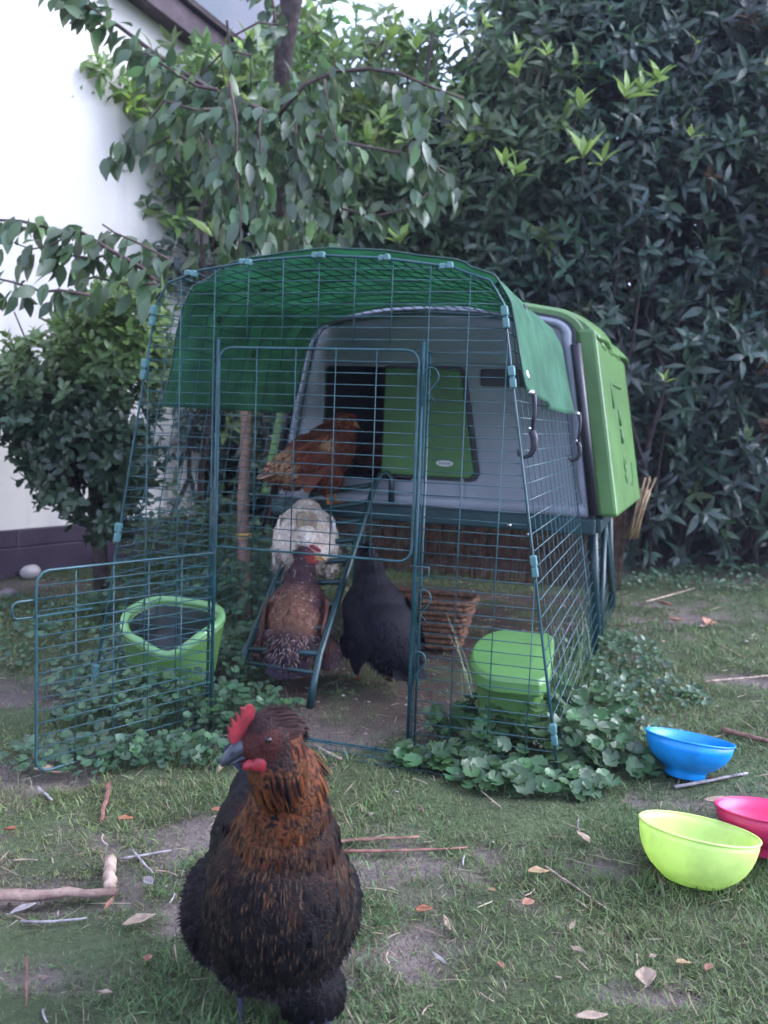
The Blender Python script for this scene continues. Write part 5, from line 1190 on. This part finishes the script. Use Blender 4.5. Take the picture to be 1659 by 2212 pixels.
deadleaf(915,1978,.030,.014,1,'orange red chip on the grass close to the right of the hen',None,.1)
deadleaf(470,1775,.026,.014,1,'orange chip on the bare earth behind the hen tail side',None,.2)
deadleaf(22,1808,.030,.018,1,'rust red chip near the left edge',None,-.3)
deadleaf(270,1783,.030,.016,1,'rust and cream chip below the reddish stick',None,.5)
deadleaf(1560,1745,.075,.025,0,'long beige leaf lying behind the pink bowl',None,-.3)
deadleaf(300,2010,.05,.02,0,'tan crumpled leaf left of the fluffy thigh of the hen',None,.5)
deadleaf(50,1985,.04,.02,2,'small grey leaf below the long wood strip',None,.5)
deadleaf(1140,1955,.026,.018,3,'dull purple brown leaf in the lower centre grass',None,.5)
for i in range(40):
    px = random.uniform(0, 1650); py = random.choice((random.uniform(1290,1640), random.uniform(1640,2200)))
    if 400 < px < 800 and py > 1620: continue
    if py < 1560 and 180 < px < 1290: continue
    deadleaf(px, py, random.uniform(.014,.034), random.uniform(.006,.014), random.choice((0,0,2,3,4)), 'small dead leaf fragment lying in the grass', 'dead leaf fragments scattered on the grass')
def stone(label, px, py, r, c, sq=.8):
    g = gnd(px, py); bm = bmesh.new(); bmesh.ops.create_icosphere(bm, subdivisions=3, radius=r)
    for v in bm.verts: v.co *= 1+.10*(vnoise(v.co.x/r*1.3+px, v.co.y/r*1.3+v.co.z/r, 1.)-.5)*2; v.co.z *= sq
    me = bpy.data.meshes.new('stone'); bm.to_mesh(me); bm.free(); me.polygons.foreach_set('use_smooth', [True]*len(me.polygons)); o = bpy.data.objects.new('stone', me); col.objects.link(o); o.location = (g.x, g.y, r*.45); me.materials.append(c); tag(o, label, 'stone')
stone('round pale stone at the foot of the dark house plinth', 66, 1245, .045, mat('stone_pale', (.50,.45,.43), .8, .2, noise=.15, nscale=20, bump=.3, bscale=60))
stone('small grey-brown stone on the earth near the left edge', 18, 1292, .04, mat('stone_brown', (.20,.16,.17), .85, .2, noise=.2, nscale=20, bump=.3, bscale=60), .6)
def crumbs():
    n = 16000; x = rng.uniform(-1.6, 2.2, n); y = .85+3.6*rng.random(n)**1.4; s = soil(x, y); ok = rng.random(n) < .12+.88*s; x, y, s = x[ok], y[ok], s[ok]; n = len(x)
    r = .0012+.0042*rng.random(n)**4*(1+.2*y); oc = np.array([(1,0,0),(0,1,0),(-1,0,0),(0,-1,0),(0,0,1),(0,0,-.6)])
    V = oc[None]*r[:, None, None]*rng.uniform(.6, 1.5, (n, 6, 1)); a = rng.uniform(0, 6.28, n); c, s_ = np.cos(a)[:, None], np.sin(a)[:, None]
    V = np.stack([V[..., 0]*c-V[..., 1]*s_, V[..., 0]*s_+V[..., 1]*c, V[..., 2]*.7], -1)+np.stack([x, y, gz(x, y)-.012*s+r*.2], 1)[:, None]
    F = np.array([(0,1,4),(1,2,4),(2,3,4),(3,0,4),(1,0,5),(2,1,5),(3,2,5),(0,3,5)]); F = (F[None]+(np.arange(n)*6)[:, None, None]).reshape(-1, 3)
    C = jitcol((.16,.13,.115), n, .5, .08); pl = rng.random(n) < .05; C[pl] = (.42,.38,.34)
    o = link('soil_crumbs', np_mesh('soil_crumbs', V.reshape(-1, 3), F, np.repeat(C, 6, 0), smooth=False), mat('crumb', attr='col', rough=.95, spec=.1))
    tag(o, 'crumbs of dry earth and grit scattered over the bare patches', 'earth crumbs', kind='stuff')
    n = 2600; x = rng.uniform(-1.6, 2.4, n); y = .85+4.2*rng.random(n)**1.3; P = np.stack([x, y, gz(x, y)+rng.uniform(-.002,.008,n)], 1); az = rng.uniform(0, 6.28, n)
    D = np.stack([np.cos(az), np.sin(az), rng.normal(0, .08, n)], 1); N = np.array([[0,0,1.]])+rng.normal(0,.4,(n,3))
    V, Fs, C = leaf_arrays(P, D, N, rng.uniform(.012,.065,n)*(1+.15*y), rng.uniform(.0008,.0024,n)*(1+.15*y), jitcol((.30,.25,.17), n, .5, .1), (.7,1,1,.5,0), None, .6, rng.uniform(-.15,.3,n))
    o = link('straw_litter', np_mesh('straw_litter', V, Fs, C), M_leafd); tag(o, 'dry straw bits and grass litter strewn through the turf', 'straw', kind='stuff')
crumbs()

# ------------------------------------------------------------------ air between the garden and the mountain
hz_m = bpy.data.materials.new('air'); hz_m.use_nodes = True; hn = hz_m.node_tree; hn.nodes.remove(hn.nodes['Principled BSDF'])
pv = hn.nodes.new('ShaderNodeVolumePrincipled'); pv.inputs['Color'].default_value = (.72, .76, 1, 1); pv.inputs['Density'].default_value = .0030; pv.inputs['Anisotropy'].default_value = 0
hn.links.new(pv.outputs[0], hn.nodes['Material Output'].inputs['Volume'])
hb = MB().box(-265, 265, -265, 265, -3, 190).mesh('haze'); ho = bpy.data.objects.new('haze', hb); col.objects.link(ho); hb.materials.append(hz_m)
tag(ho, 'thin bluish evening air in front of the far mountain', 'haze', kind='stuff')
